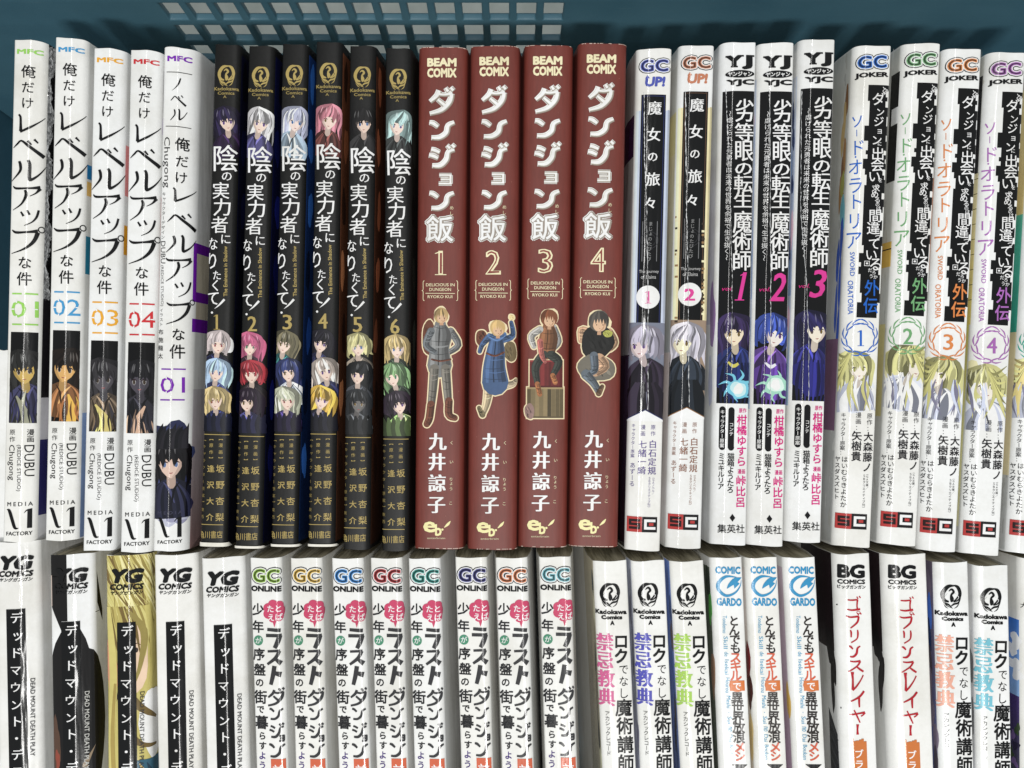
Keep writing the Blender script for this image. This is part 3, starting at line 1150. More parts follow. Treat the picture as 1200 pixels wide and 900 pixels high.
def fn_c(p, v, common):
    num, pal = v
    if not common:
        G1, G2 = (150, 140, 130), (246, 244, 232)
        p.begin('title_lettering', 300)
        boxes = (('ダ', (503, 102, 532, 133)), ('ン', (503, 141, 533, 162)), ('ジ', (502, 169, 533, 195)), ('ン', (503, 224, 532.5, 245)))
        for gr, c in ((4.4, G2), (3.4, G1), (1.7, (206, 200, 184)), (.9, (252, 250, 240))):
            for ch, b in boxes:
                p.kana(ch, *b, c, grow=gr, wk=.68, dx=.6 if c == G1 else 0, dy=.6 if c == G1 else 0)
            p.kana('ョ', 514, 203.5, 530.5, 215.5, c, grow=max(gr - 1.0, 0), wk=.7)
        for gr, c in ((.075, G2), (.055, G1), (.012, (252, 250, 240))):
            p.g('飯', 515.3 + (.6 if c == G1 else 0), 267.5, 33, c, wt=gr, h=32)
        p.g('め', 529.3, 243, 5, CR); p.g('し', 529, 249.5, 5, CR)
        p.begin('author_lettering', 300)
        for xs, sg in ((495.6, 1), (536.2, -1)):
            p.stroke([(xs + 1.6 * sg, 328.5, .7), (xs, 330, .7), (xs, 338.5, .7), (xs - 1.6 * sg, 340, .6)], CR)
            p.stroke([(xs - 1.6 * sg, 340, .6), (xs, 341.5, .7), (xs, 350.5, .7), (xs + 1.6 * sg, 352, .7)], CR)
        p.t('DELICIOUS IN', 499, 331.6, 532.7, 335.2, CR, wt=.01); p.t('DUNGEON', 503, 337, 528.5, 340.8, CR, wt=.01)
        p.rect(498.4, 343, 34.6, .7, CR)
        p.t('RYOKO KUI', 501, 345.6, 530, 349.2, CR, wt=.01)
        for ch, x, y in (('九', 512.7, 517.5), ('井', 512, 541.3), ('諒', 512, 566.5), ('子', 511.4, 591.5)):
            p.g(ch, x, y, 21, W0, h=22, serif=1.0)
        for ch, x, y in (('く', 529.3, 519), ('い', 529, 541.5), ('り', 528.5, 562), ('ょ', 528.2, 567), ('う', 528.5, 573), ('こ', 528, 590)):
            p.g(ch, x, y, 4.8, CR)
    p.begin('publisher_logo', 300)
    p.t('BEAM', 500.4, 66.8, 535, 77, CR, wt=.055); p.t('COMIX', 500.4, 78.6, 535, 90, CR, wt=.055)
    p.t('e', 495.6, 611.4, 510.8, 624.6, (250, 226, 170), wt=.03)
    p.t('b', 509.6, 614.6, 517.6, 628.6, (250, 226, 170), wt=.03)
    p.stroke([(527.8, 611, .5), (525, 614.6, 3.0), (520.5, 618.6, .8)], (250, 226, 170)); p.blob(518.4, 621, 1.3, 1.3, (250, 226, 170), 1, 0)
    p.t('enterbrain', 500.5, 629.8, 521.5, 632.2, shade(CR, .85), wt=.01)
    p.uv = True
    w = p.prof.w / K / 2
    RR = random.Random(int(num) + 3)
    for v0 in (588.9, 0.0):
        u = -w - 2
        while u < w + 2:
            q = RR.uniform(1, 6)
            if RR.random() < .7:
                p.add([(u, v0), (u + q, v0), (u + q, v0 + RR.uniform(.4, 1.0)), (u, v0 + RR.uniform(.4, 1.0))], (206, 184, 172))
            u += q + RR.uniform(.2, 2)
    for q in range(26):
        u, v_ = RR.uniform(-w, w), RR.uniform(5, 585)
        p.add([(u, v_), (u + RR.uniform(.3, 1), v_ + .2), (u + .3, v_ + RR.uniform(.4, 1.2))], RR.choice(((70, 34, 30), (176, 120, 108))))
    p.uv = False
    p.begin('volume_number', 300)
    if num == '1':
        p.one(509.6, 293.5, 523, 322, CR, 5.2); p.rect(515.4, 296, 2.6, 24, (136, 70, 64))
    else:
        p.t(num, 507.5, 293.3, 524.5, 322, CR, wt=.012, serif=.6)
        p.t(num, 508.9, 294.6, 523.1, 320.6, (136, 70, 64), wt=-.022)
    p.begin('spine_picture', 20)
    R = random.Random(int(num) * 11)
    EDGE = (232, 216, 178)
    for it in pal:
        if it[0] == 's':
            p.stroke([(a, b, w + 2.8) for a, b, w in it[1]], EDGE)
            for e in (it[1][0], it[1][-1]):
                p.blob(e[0], e[1], e[2] / 2 + 1.4, e[2] / 2 + 1.4, EDGE, 1, 0, n=12)
        elif it[0] == 'b':
            p.blob(it[1], it[2], it[3] + 1.4, it[4] + 1.4, EDGE, 1, .05, n=22)
        else:
            a, b, c_, d = it[1]
            p.poly([(a - 1.4, b - 1.4), (c_ + 1.4, b - 1.4), (c_ + 1.4, d + 1.4), (a - 1.4, d + 1.4)], EDGE)
    hx, hy, hr, hc = p_head[num]
    p.blob(hx, hy, hr + 1.3, hr * 1.1 + 1.3, EDGE, 1, .08)
    for it in pal:
        if it[0] == 's':
            pts, c = it[1], mute(it[2])
            p.stroke(pts, c)
            for e in (pts[0], pts[-1]):
                p.blob(e[0], e[1], e[2] / 2, e[2] / 2, c, 1, 0, n=12)
            for off, wd, kk in ((.34, .28, .66), (.18, .16, .82), (-.30, .16, 1.22), (-.05, .06, .5)):
                L = []
                for q, (a, b, w) in enumerate(pts):
                    a2, b2, _ = pts[min(q + 1, len(pts) - 1)]; a1, b1, _ = pts[max(q - 1, 0)]
                    dx, dy = a2 - a1, b2 - b1
                    l = math.hypot(dx, dy) or 1
                    L.append((a + dy / l * w * off, b - dx / l * w * off, w * wd * R.uniform(.6, 1.3)))
                p.stroke(L, shade(c, kk))
            for q in range(5):
                f = R.random() * (len(pts) - 1); k = int(f); f -= k
                a, b, w = [u + (v - u) * f for u, v in zip(pts[k], pts[min(k + 1, len(pts) - 1)])]
                p.stroke([(a - w * .42, b + R.uniform(-1, 1), .3), (a, b + 1.2, .7), (a + w * .42, b + R.uniform(-1, 1), .3)], shade(c, R.choice((.5, .6, 1.3))))
        elif it[0] == 'b':
            _, x, y, rx, ry, c = it
            c = mute(c)
            p.blob(x, y, rx, ry, c, 1, .05, n=22)
            for q in range(12):
                a = R.random() * 6.28; w = R.uniform(.2, .8)
                px, py = x + math.cos(a) * rx * w, y + math.sin(a) * ry * w
                p.stroke([(px - rx * .2, py - ry * .3, .2), (px, py, min(rx, ry) * R.uniform(.08, .26)), (px + rx * .1, py + ry * .2, .2)], shade(c, R.choice((.55, .7, .85, 1.2))))
        else:
            a, b, c_, d = it[1]
            c = mute(it[2])
            p.poly([(a, b), (c_, b), (c_, d), (a, d)], c)
            n = 9
            for q in range(n):
                u = a + (c_ - a) * q / n
                p.poly([(u + .3, b + 2), (u + (c_ - a) / n - .3, b + 2), (u + (c_ - a) / n - .3, d - 2), (u + .3, d - 2)], shade(c, R.choice((.72, .85, .95, 1.1)) * (1 if q < 5 else .8)))
            p.poly([(a, b), (c_, b), (c_, b + 2), (a, b + 2)], shade(c, 1.25)); p.poly([(a, d - 2), (c_, d - 2), (c_, d), (a, d)], shade(c, .7))
    p.stroke([(hx + .5, hy + hr * .5, 4), (hx + .3, hy + hr * 1.3, 4.6)], (190, 150, 120))
    p.blob(hx, hy - .5, hr, hr * 1.05, mute(hc), 1, .03)
    p.blob(hx + .6, hy + hr * .28, hr * .66, hr * .7, (214, 178, 146), 1, .03)
    p.stroke([(hx + hr * .5, hy, .5), (hx + hr * .45, hy + hr * .6, 1.4), (hx + .4, hy + hr * .95, .3)], (184, 144, 114))
    for k in range(7):
        q = (k - 3) / 3
        p.stroke([(hx + q * hr * .3, hy - hr, .8), (hx + q * hr * .8, hy - hr * .4, hr * .3), (hx + q * hr * .9, hy + (.15 + abs(q) * .3) * hr, .2)], shade(mute(hc), R.choice((.65, .8, 1, 1.15))))
    for q in (-.28, .34):
        p.blob(hx + .6 + q * hr, hy + hr * .32, .6, .8, (50, 36, 34), 1, 0, n=8)
    p.stroke([(hx + .2, hy + hr * .68, .3), (hx + 1.6, hy + hr * .68, .5)], (120, 60, 50))


# --- D: wrapped volumes with a black panel
def fn_d(p, v, common):
    num, c, ci, fl, pal, tc = v
    if not common:
        p.begin('title_lettering', 300)
        for ch, x, y, w in (('魔', 768, 126, 17), ('女', 767, 157, 17), ('の', 765.7, 183, 13), ('旅', 766, 209.5, 17), ('々', 763, 237.5, 15.5)):
            p.g(ch, x, y, w, (235, 235, 235), serif=.5)
        p.vcol('まじょのたびたび', 763.5, 259, 761, 306, 5.4, (150, 150, 150))
        p.rect(753.9, 259, .7, 47, (130, 130, 132)); p.rect(770.8, 259, .7, 47, (130, 130, 132))
        p.ring(762, 281, 10, 10, .5, (60, 60, 64)); p.ring(762, 281, 7, 7, .4, (60, 60, 64))
        p.t('The Journey', 749.8, 316, 772.8, 320.6, (190, 190, 190)); p.t('of Elaina', 752, 322, 769.5, 326.4, (190, 190, 190))
    p.begin('author_lettering_', 300)
    p.parts['lettering_block'] = p.parts.pop('author_lettering_'); p.cur = p.parts['lettering_block']
    p.vcol('原作', 766.4, 497, 766, 512, 6, tc); p.vcol('白石定規', 766, 515.5, 764.4, 557, 10, tc, serif=.4)
    p.vcol('（ＧＡノベル／', 766.6, 558, 766, 580, 3.4, tc); p.vcol('ＳＢクリエイティブ刊）', 762, 559, 761, 597, 3.6, tc)
    p.vcol('漫画', 754.6, 497, 754.2, 512, 6, tc); p.vcol('七緒一綺', 754.2, 516, 752.6, 556.5, 10, tc, serif=.4)
    p.vcol('キャラクター原案', 743.4, 496.5, 742, 537, 5, tc); p.vcol('あずーる', 742.4, 542, 741.4, 571, 7, tc)
    p.begin('publisher_logo', 300)
    gcmark(p, 749, 66.7, 786.8, 85.5, c)
    p.t('UP!', 757, 89, 780.5, 101, c, wt=.055, skew=.12)
    p.poly([(757, 91), (759.6, 87.2), (762.4, 91)], c)
    scmark(p, 735.4, 605.5, 771, 623.5, .03)
    p.begin('volume_number', 340)
    p.blob(760.2, 348, 13.7, 13.7, W0, 1, 0, n=28)
    if num == '1':
        p.one(756.4, 341, 764, 355.5, (216, 70, 150), 3)
    else:
        p.t(num, 754, 341, 766, 355.5, (216, 70, 150), wt=.02, serif=.5)
    p.begin('title_panel_', 10)
    p.parts['title_panel'] = p.parts.pop('title_panel_'); p.cur = p.parts['title_panel']
    p.quad(747.5, 128, 786.5, 385, fl)
    p.rect(745.5, 128, 4, 250, shade(fl, 1.12)); p.rect(783.5, 128, 3, 250, shade(fl, .85))
    p.rect(752.5, 109.5, 29, 276, (6, 6, 7))
    p.rect(754.0, 111, 26, .8, ci); p.rect(754, 111, .8, 274, ci); p.rect(779.2, 111, .8, 274, ci)
    R = random.Random(int(num))
    if num == '2':
        for k in range(30):
            p.rect(R.choice((742.5, 774)) - .035 * k * 0, 255 + k * 4.4, R.uniform(2, 4), 2.5, R.choice(((60, 50, 40), (150, 120, 84), (240, 228, 190))))
    p.begin('spine_picture', 40)
    w = p.prof.w / K / 2
    p.clip = (-w - 2, 0, w + 2, 436)
    u, vv = p.loc(757, 430)
    p.uv = True
    p.add([(-w - 2, 322), (w + 2, 322), (w + 2, 436), (-w - 2, 436)], pal[3])
    p.uv = False
    hair, skin, cloth, bgc = pal
    motif(p, 756, 402, 22, hair, skin, cloth, int(num) + 40, -.1)
    for k in range(9):
        p.stroke([(744 + k * 3, 448, 3), (736 + k * 5 + R.uniform(-3, 3), 468, 9), (736 + k * 5, 494, 8)], shade(mute(cloth), R.choice((.6, .8, 1.1, 1.5))))
    p.clip = None
    p.uv = True
    p.add([(0, 424), (w + 2, 436), (w + 2, 438), (-w - 2, 438), (-w - 2, 436)], W0)
    p.step()
    for a, b in (((-w - 2, 436), (0, 424)), ((0, 424), (w + 2, 436))):
        p.add([a, b, (b[0], b[1] + 1.1), (a[0], a[1] + 1.1)], ci if num == '1' else (140, 100, 60))
    p.uv = False
    p.begin('cover_picture', 10)
    side(p, -1, 20, 75, 2, 60, (222, 222, 218)); side(p, -1, 75, 125, 2, 60, (74, 44, 88) if num == '1' else (240, 224, 170))
    side(p, -1, 125, 360, 2, 60, (214, 216, 214) if num == '1' else (236, 226, 190), (190, 195, 200))
    side(p, -1, 360, 588, 2, 60, (72, 62, 92) if num == '1' else (226, 214, 214), (40, 34, 48) if num == '1' else (238, 236, 236))


# --- E: wrapped volumes with long black title panel
PK = (208, 36, 126)


def fn_e(p, v, common):
    num, hair, skin, cloth, glow, sidec = v
    if not common:
        p.begin('title_lettering', 300)
        for ch, y, h in (('劣', 129, 27), ('等', 154.5, 21), ('眼', 176, 25), ('の', 197, 17), ('転', 215, 21), ('生', 234, 19),
                         ('魔', 260, 26), ('術', 282.5, 21), ('師', 305, 24)):
            x = 873.6 - (y - 129) * .021
            p.g(ch, x, y, 23.4, W0, h=h * 1.08, serif=.35, vert=False)
        p.vcol('〜虐げられた元勇者は未来の世界を余裕で生き抜く〜', 856.8, 129, 852.6, 305, 7.2, (225, 225, 225))
        p.begin('author_lettering', 300)
        p.t('原作', 866.6, 478.3, 875.6, 484, PK, wt=.02)
        p.vcol('柑橘ゆすら', 870.4, 486, 869.4, 547, 12.4, PK, wt=.022)
        p.t('漫画', 865, 550, 874, 555.6, PK, wt=.02)
        p.vcol('峠比呂', 869.2, 557, 868.2, 595, 12.4, PK, wt=.022)
        for x, a, b in ((858, 477.5, 528), (847.8, 476.5, 527.5)):
            p.rect(x - 3.6, a + 3, 7.2, b - a - 6, BK)
            p.blob(x, a + 3.4, 3.6, 3.6, BK, 1, 0); p.blob(x - .6, b - 3.4, 3.6, 3.6, BK, 1, 0)
        p.vcol('コンテ', 858, 495, 857.6, 511, 5.2, W0, wt=.01)
        p.vcol('キャラクター原案', 847.9, 480, 847, 525, 5.4, W0, wt=.01)
        p.vcol('猫箱ようたろ', 857.4, 531, 856.4, 578, 8.6, BK, wt=.02)
        p.vcol('ミユキルリア', 846.8, 531, 845.6, 574, 7.8, BK, wt=.02)
        p.poly([(859, 602.4), (862.3, 607), (859, 611.6), (855.7, 607)], BK)
        p.t('集英社', 841.8, 614.8, 873.4, 625, BK, wt=.01)
    p.begin('publisher_logo', 300)
    p.t('Y', 852, 64, 870.5, 78.5, BK, wt=.07); p.t('J', 870, 64, 883, 81, BK, wt=.07)
    p.rect(851.4, 64, 6.5, 2.0, BK); p.rect(866, 64, 6.5, 2.0, BK); p.rect(875, 64, 10, 2.0, BK); p.rect(857.5, 76.6, 8, 1.8, BK)
    p.blob(868, 86.2, 17, 4.5, BK, 1, 0, n=26)
    p.t('ヤンジャン', 854, 83.5, 882, 89, W0, wt=.03)
    p.t('YJC', 852, 92.4, 885, 101, BK, wt=.06)
    p.begin('volume_number', 300)
    p.t('vol.', 847, 335.6, 860, 340.4, PK, skew=.4)
    if num == '1':
        p.one(865, 319, 876, 352, (214, 60, 148), 4.4, skew=.2)
    else:
        p.t(num, 862, 319, 878, 352, (214, 60, 148), wt=.005, skew=.2, serif=.6)
    w = p.prof.w / K / 2
    p.begin('title_panel_', 10)
    p.parts['title_panel'] = p.parts.pop('title_panel_'); p.cur = p.parts['title_panel']
    p.uv = True
    L0 = -w + 5
    p.add([(L0, 57), (w - .4, 57), (w - .4, 424), (L0, 424)], (6, 6, 7))
    p.uv = False
    p.begin('spine_picture', 20)
    p.clip = (L0, 300, w - .4, 424)
    motif(p, 863, 388, 22, hair, skin, cloth, int(num) + 60, .05)
    p.blob(862, 446, 24, 22, cloth, 5, .1)
    for k in range(8):
        p.stroke([(850 + k * 4, 425, 2), (846 + k * 5, 450, 4.5), (846 + k * 4.4, 476, 1)], shade(cloth, .55 + .2 * (k % 5)))
    if num != '3':
        p.stroke([(854, 424, 2), (860, 429, 4), (866, 426, 3)], (206, 198, 96) if num == '1' else (226, 226, 236))
    for k in range(8 if num != '3' else 0):
        a = k * .8
        p.stroke([(866 + 6 * math.cos(a), 452 + 6 * math.sin(a), 3), (866 + 15 * math.cos(a + .3), 452 + 13 * math.sin(a + .3), 3), (866 + 23 * math.cos(a), 452 + 19 * math.sin(a), .3)], glow)
    for i, r in enumerate((12, 9, 6) if num != '3' else ()):
        p.blob(866, 450 + (6 if num == '1' else 0), r, r, [glow, tuple(int(a + (255 - a) * .55) for a in glow), (244, 250, 250)][i], 4 + i, .1)
    p.clip = None
    p.begin('cover_picture', 10)
    if num == '1':
        side(p, -1, 130, 330, 3, 60, (232, 232, 236), (206, 204, 218))
        sblob(p, -1, 320, 6, 40, 7, (150, 120, 170)); sblob(p, -1, 400, 8, 30, 6, (196, 200, 226))
    else:
        side(p, -1, 40, 300, 0, 60, (206, 214, 228), (150, 168, 204))
        side(p, -1, 300, 430, 0, 60, (188, 196, 214), (150, 176, 206))
        R = random.Random(int(num))
        for k in range(16):
            sblob(p, -1, 60 + k * 27, 2 + R.random() * 9, R.uniform(8, 26), R.uniform(1.2, 3.2), R.choice(sidec), k)


# --- F: white volumes with a saw-toothed black column
def fn_f(p, v, common):
    num, c, var = v
    z = lambda X, Y: (960 + X / 4.5, 50 + Y / 4.5)
    z2 = lambda X, Y: (960 + X / 4.5, 230 + Y / 4.5)
    if not common:
        p.begin('title_lettering', 320)
        for zz, ch, X, Y, s_ in ((z, 'ダ', 322, 292, 15), (z, 'ン', 330, 362, 10), (z, 'ジ', 322, 412, 12), (z, 'ョ', 327, 460, 8), (z, 'ン', 312, 510, 12),
                                 (z, 'に', 327, 530, 5), (z, '出', 318, 582, 15), (z, '会', 316, 642, 15), (z, 'い', 300, 702, 14), (z, 'を', 330, 722, 5.5),
                                 (z, '求', 308, 765, 9), (z, 'め', 302, 797, 9), (z, 'る', 316, 827, 7), (z, 'の', 316, 850, 5), (z, 'は', 322, 870, 5.5),
                                 (z2, '間', 305, 100, 15), (z2, '違', 295, 165, 15), (z2, 'っ', 318, 208, 8), (z2, 'て', 300, 248, 14), (z2, 'い', 284, 306, 14),
                                 (z2, 'る', 308, 356, 16), (z2, 'だ', 278, 388, 5), (z2, 'ろ', 298, 400, 5), (z2, 'う', 284, 420, 5), (z2, 'か', 306, 424, 5)):
            x, y = zz(X, Y)
            p.g(ch, x, y, s_ * 1.08, W0, wt=.006, vert=False)
        x, y = z2(262, 352)
        p.rect(x - 3, y - 3, 6, .6, W0); p.rect(x - 3, y + 2.4, 6, .6, W0); p.rect(x - 3, y - 3, .6, 6, W0); p.rect(x + 2.4, y - 3, .6, 6, W0)
        p.rect(x - 1.2, y - 1, 2.4, 2, W0)
        for k in range(3):
            x, y = z(345 + k * 10, 230 + k * 6)
            p.stroke([(x, y, .8), (x + 1.8, y + 2.4, .8), (x - .4, y + 4.8, .8), (x + 1.6, y + 7.4, .8)], W0, 1)
        p.begin('author_lettering', 300)
        dk = (34, 33, 36)
        p.vcol('原作：', 1021.8, 484, 1021.2, 506, 7, dk); p.vcol('大森藤ノ', 1020.4, 506, 1018.4, 554, 11.6, dk, wt=.02)
        p.vcol('（ＧＡ文庫／', 1019, 554, 1018.6, 574, 3.2, dk); p.vcol('ＳＢクリエイティブ刊）', 1015.4, 556, 1014.4, 598, 3.6, dk)
        p.vcol('漫画：', 1008.8, 483, 1008.2, 505, 7, dk); p.vcol('矢樹貴', 1007, 505, 1005.8, 541, 12, dk, wt=.02)
        p.vcol('キャラクター原案：', 992.4, 484, 990.6, 534, 6, dk); p.vcol('はいむらきよたか', 993.4, 535, 991.6, 596, 7.4, dk, wt=.006)
        p.vcol('ヤスダスズヒト', 985.8, 535, 984.2, 587, 6.8, dk, wt=.006)
    p.begin('title_panel_', 20)
    p.parts['title_panel'] = p.parts.pop('title_panel_'); p.cur = p.parts['title_panel']
    R = random.Random(8)
    u0, v0 = p.loc(1020, 98)
    u1, _ = p.loc(1043, 98)
    p.uv = True
    vv = v0
    while vv < v0 + 274:
        hh = R.choice((5, 7, 9, 11))
        a = u0 + R.choice((-2.6, 0, 0, 2.2)); b = u1 + R.choice((-2.2, 0, 0, 2))
        hh = min(hh, v0 + 274 - vv)
        if hh < .5:
            break
        p.add([(a, vv), (b, vv), (b, vv + hh), (a, vv + hh)], (8, 8, 8))
        vv += hh
    p.uv = False
    p.begin('subtitle_lettering', 300)
    for zz, ch, X, Y, s_ in ((z, 'ソ', 214, 405, 16), (z, 'ー', 212, 468, 9), (z, 'ド', 216, 545, 19), (z, '・', 206, 595, 10), (z, 'オ', 205, 648, 19),
                             (z, 'ラ', 205, 745, 20), (z, 'ト', 206, 832, 19), (z2, 'リ', 200, 125, 20), (z2, 'ア', 195, 225, 22)):
        x, y = zz(X, Y)
        p.g(ch, x, y, s_ * .9, c, h=s_ * 1.1)
    for ch, X, Y in (('外', 288, 482), ('伝', 282, 575)):
        x, y = z2(X, Y)
        p.g(ch, x, y, 18, c, h=20, wt=.015)
    p.t('SWORD', 999.4, 294.5, 1004.6, 323, c, rot=1, wt=.01); p.t('ORATORIA', 997, 328, 1003, 368, c, rot=1, wt=.01)
    p.begin('publisher_logo', 300)
    gcmark(p, 1005.5, 61.5, 1043.8, 81, c)
    p.t('JOKER', 1005, 83.4, 1043, 91, BK, wt=.055)
    scmark(p, 983, 602, 1018.7, 620, .03)
    p.begin('volume_number', 300)
    cx, cy = 1011, 396
    for sg in (-1, 1):
        for k in range(6):
            a = math.radians(100 + k * 31) if sg < 0 else math.radians(80 - k * 31)
            bx, by = cx + 17 * math.cos(a), cy + 18 * math.sin(a)
            tx, ty = -math.sin(a) * -sg, math.cos(a) * -sg
            for q, o in ((1, 3.2), (-.6, 2.2)):
                p.stroke([(bx - tx * 5, by - ty * 5, .3), (bx + tx * 1 + math.cos(a) * o * q, by + ty + math.sin(a) * o * q, 1.5),
                          (bx + tx * 8 + math.cos(a) * 3 * q, by + ty * 8 + math.sin(a) * 3 * q, .2)], c)
    if num == '1':
        p.one(1007.6, 387, 1015, 405.5, c, 2.4)
    else:
        p.t(num, 1006, 387, 1016.6, 405.5, c, serif=.4)
    p.begin('spine_picture', 20)
    w = p.prof.w / K / 2
    u, a = p.loc(1000, 406)
    p.clip = (-w - 1, a, w - 1, a + 90)
    hairc = (196, 192, 128) if var < 4 else (226, 208, 140)
    p.blob(988, 434, 14, 22, (226, 220, 176), 3, .15)
    p.blob(1004, 462, 22, 24, (218, 222, 236), 3, .12)
    mx_, my_, mr_, sd_ = ((1004, 430, 20, 71), (1011, 426, 22, 93), (1006, 433, 21, 84), (1003, 442, 24, 117), (1006, 430, 20, 75))[var]
    motif(p, mx_, my_, mr_, hairc, (240, 226, 212), (196, 202, 224), sd_, (.2, .35, -.3, .05, 0)[var], (150, 150, 84))
    q0 = (-1, 1, -1, 1, -1)[var]
    for k in range(8):
        p.stroke([(mx_ + q0 * 4, my_ - 16, 2), (mx_ + q0 * (12 + k), my_ - 12 + k * 5, 3.4), (mx_ + q0 * 26, my_ - 22 + k * (9 if var % 2 else 7), .3)],
                 shade(hairc, (.72, .9, 1.08, .82, 1.15, .66, .95, 1.05)[k]))
    R = random.Random(var)
    for k in range(9):
        x = 985 + R.random() * 36
        p.stroke([(x, 440, .8), (x + R.uniform(-6, 6), 458, 3.6), (x + R.uniform(-10, 10), 482, .3)],
                 R.choice(((176, 182, 210), (206, 212, 232), (120, 118, 140), (236, 238, 246), hairc)))
    p.clip = None
    p.begin('cover_picture', 10)
    side(p, -1, 2, 588, 1, 70, (214, 214, 208), (206, 207, 205))
    R = random.Random(var + 5)
    for k in range(26):
        sblob(p, -1, 10 + k * 22, 2 + R.random() * 16, R.uniform(3, 12), R.uniform(.6, 2.4), R.choice(((190, 190, 186), (228, 228, 224), (200, 198, 190))), k, .3)
    if var == 0:
        for k in range(7):
            sblob(p, -1, 60 + k * 22, 7 + (k % 3) * 3, 22, 3.2, R.choice(((176, 132, 84), (206, 176, 120), (140, 100, 66))), k)
        sblob(p, -1, 195, 6, 22, 5, (118, 190, 206)); sblob(p, -1, 160, 9, 16, 4, (170, 170, 90))
        for k in range(5):
            sblob(p, -1, 225 + k * 28, 6 + (k % 2) * 6, 28, 3, (60, 96, 196), k)
        side(p, -1, 345, 455, 4, 60, (140, 104, 134))
    elif var == 1:
        side(p, -1, 30, 160, 0, 16, BK)
        side(p, -1, 72, 92, 0, 12, W0); side(p, -1, 232, 262, 0, 40, (222, 184, 92)); side(p, -1, 240, 241.5, 0, 40, BK)
        side(p, -1, 330, 440, 4, 60, (216, 206, 150))
    elif var == 2:
        side(p, -1, 55, 150, 3, 40, (70, 70, 74)); side(p, -1, 150, 260, 2, 40, (224, 140, 90)); side(p, -1, 300, 470, 4, 60, (196, 190, 120))
    elif var == 3:
        side(p, -1, 24, 140, 2, 60, (46, 46, 48)); side(p, -1, 140, 320, 1, 60, (240, 230, 190), (222, 204, 110))
        for k in range(9):
            side(p, -1, 146 + k * 18, 147 + k * 18, 1, 60, (120, 110, 70))
        side(p, -1, 320, 560, 3, 60, (222, 214, 120), (236, 232, 190))
    else:
        side(p, -1, 40, 190, 1, 60, (240, 228, 180), (230, 206, 140)); side(p, -1, 190, 330, 1, 60, (96, 190, 164), (60, 170, 150))
        side(p, -1, 330, 500, 1, 60, (236, 220, 180))


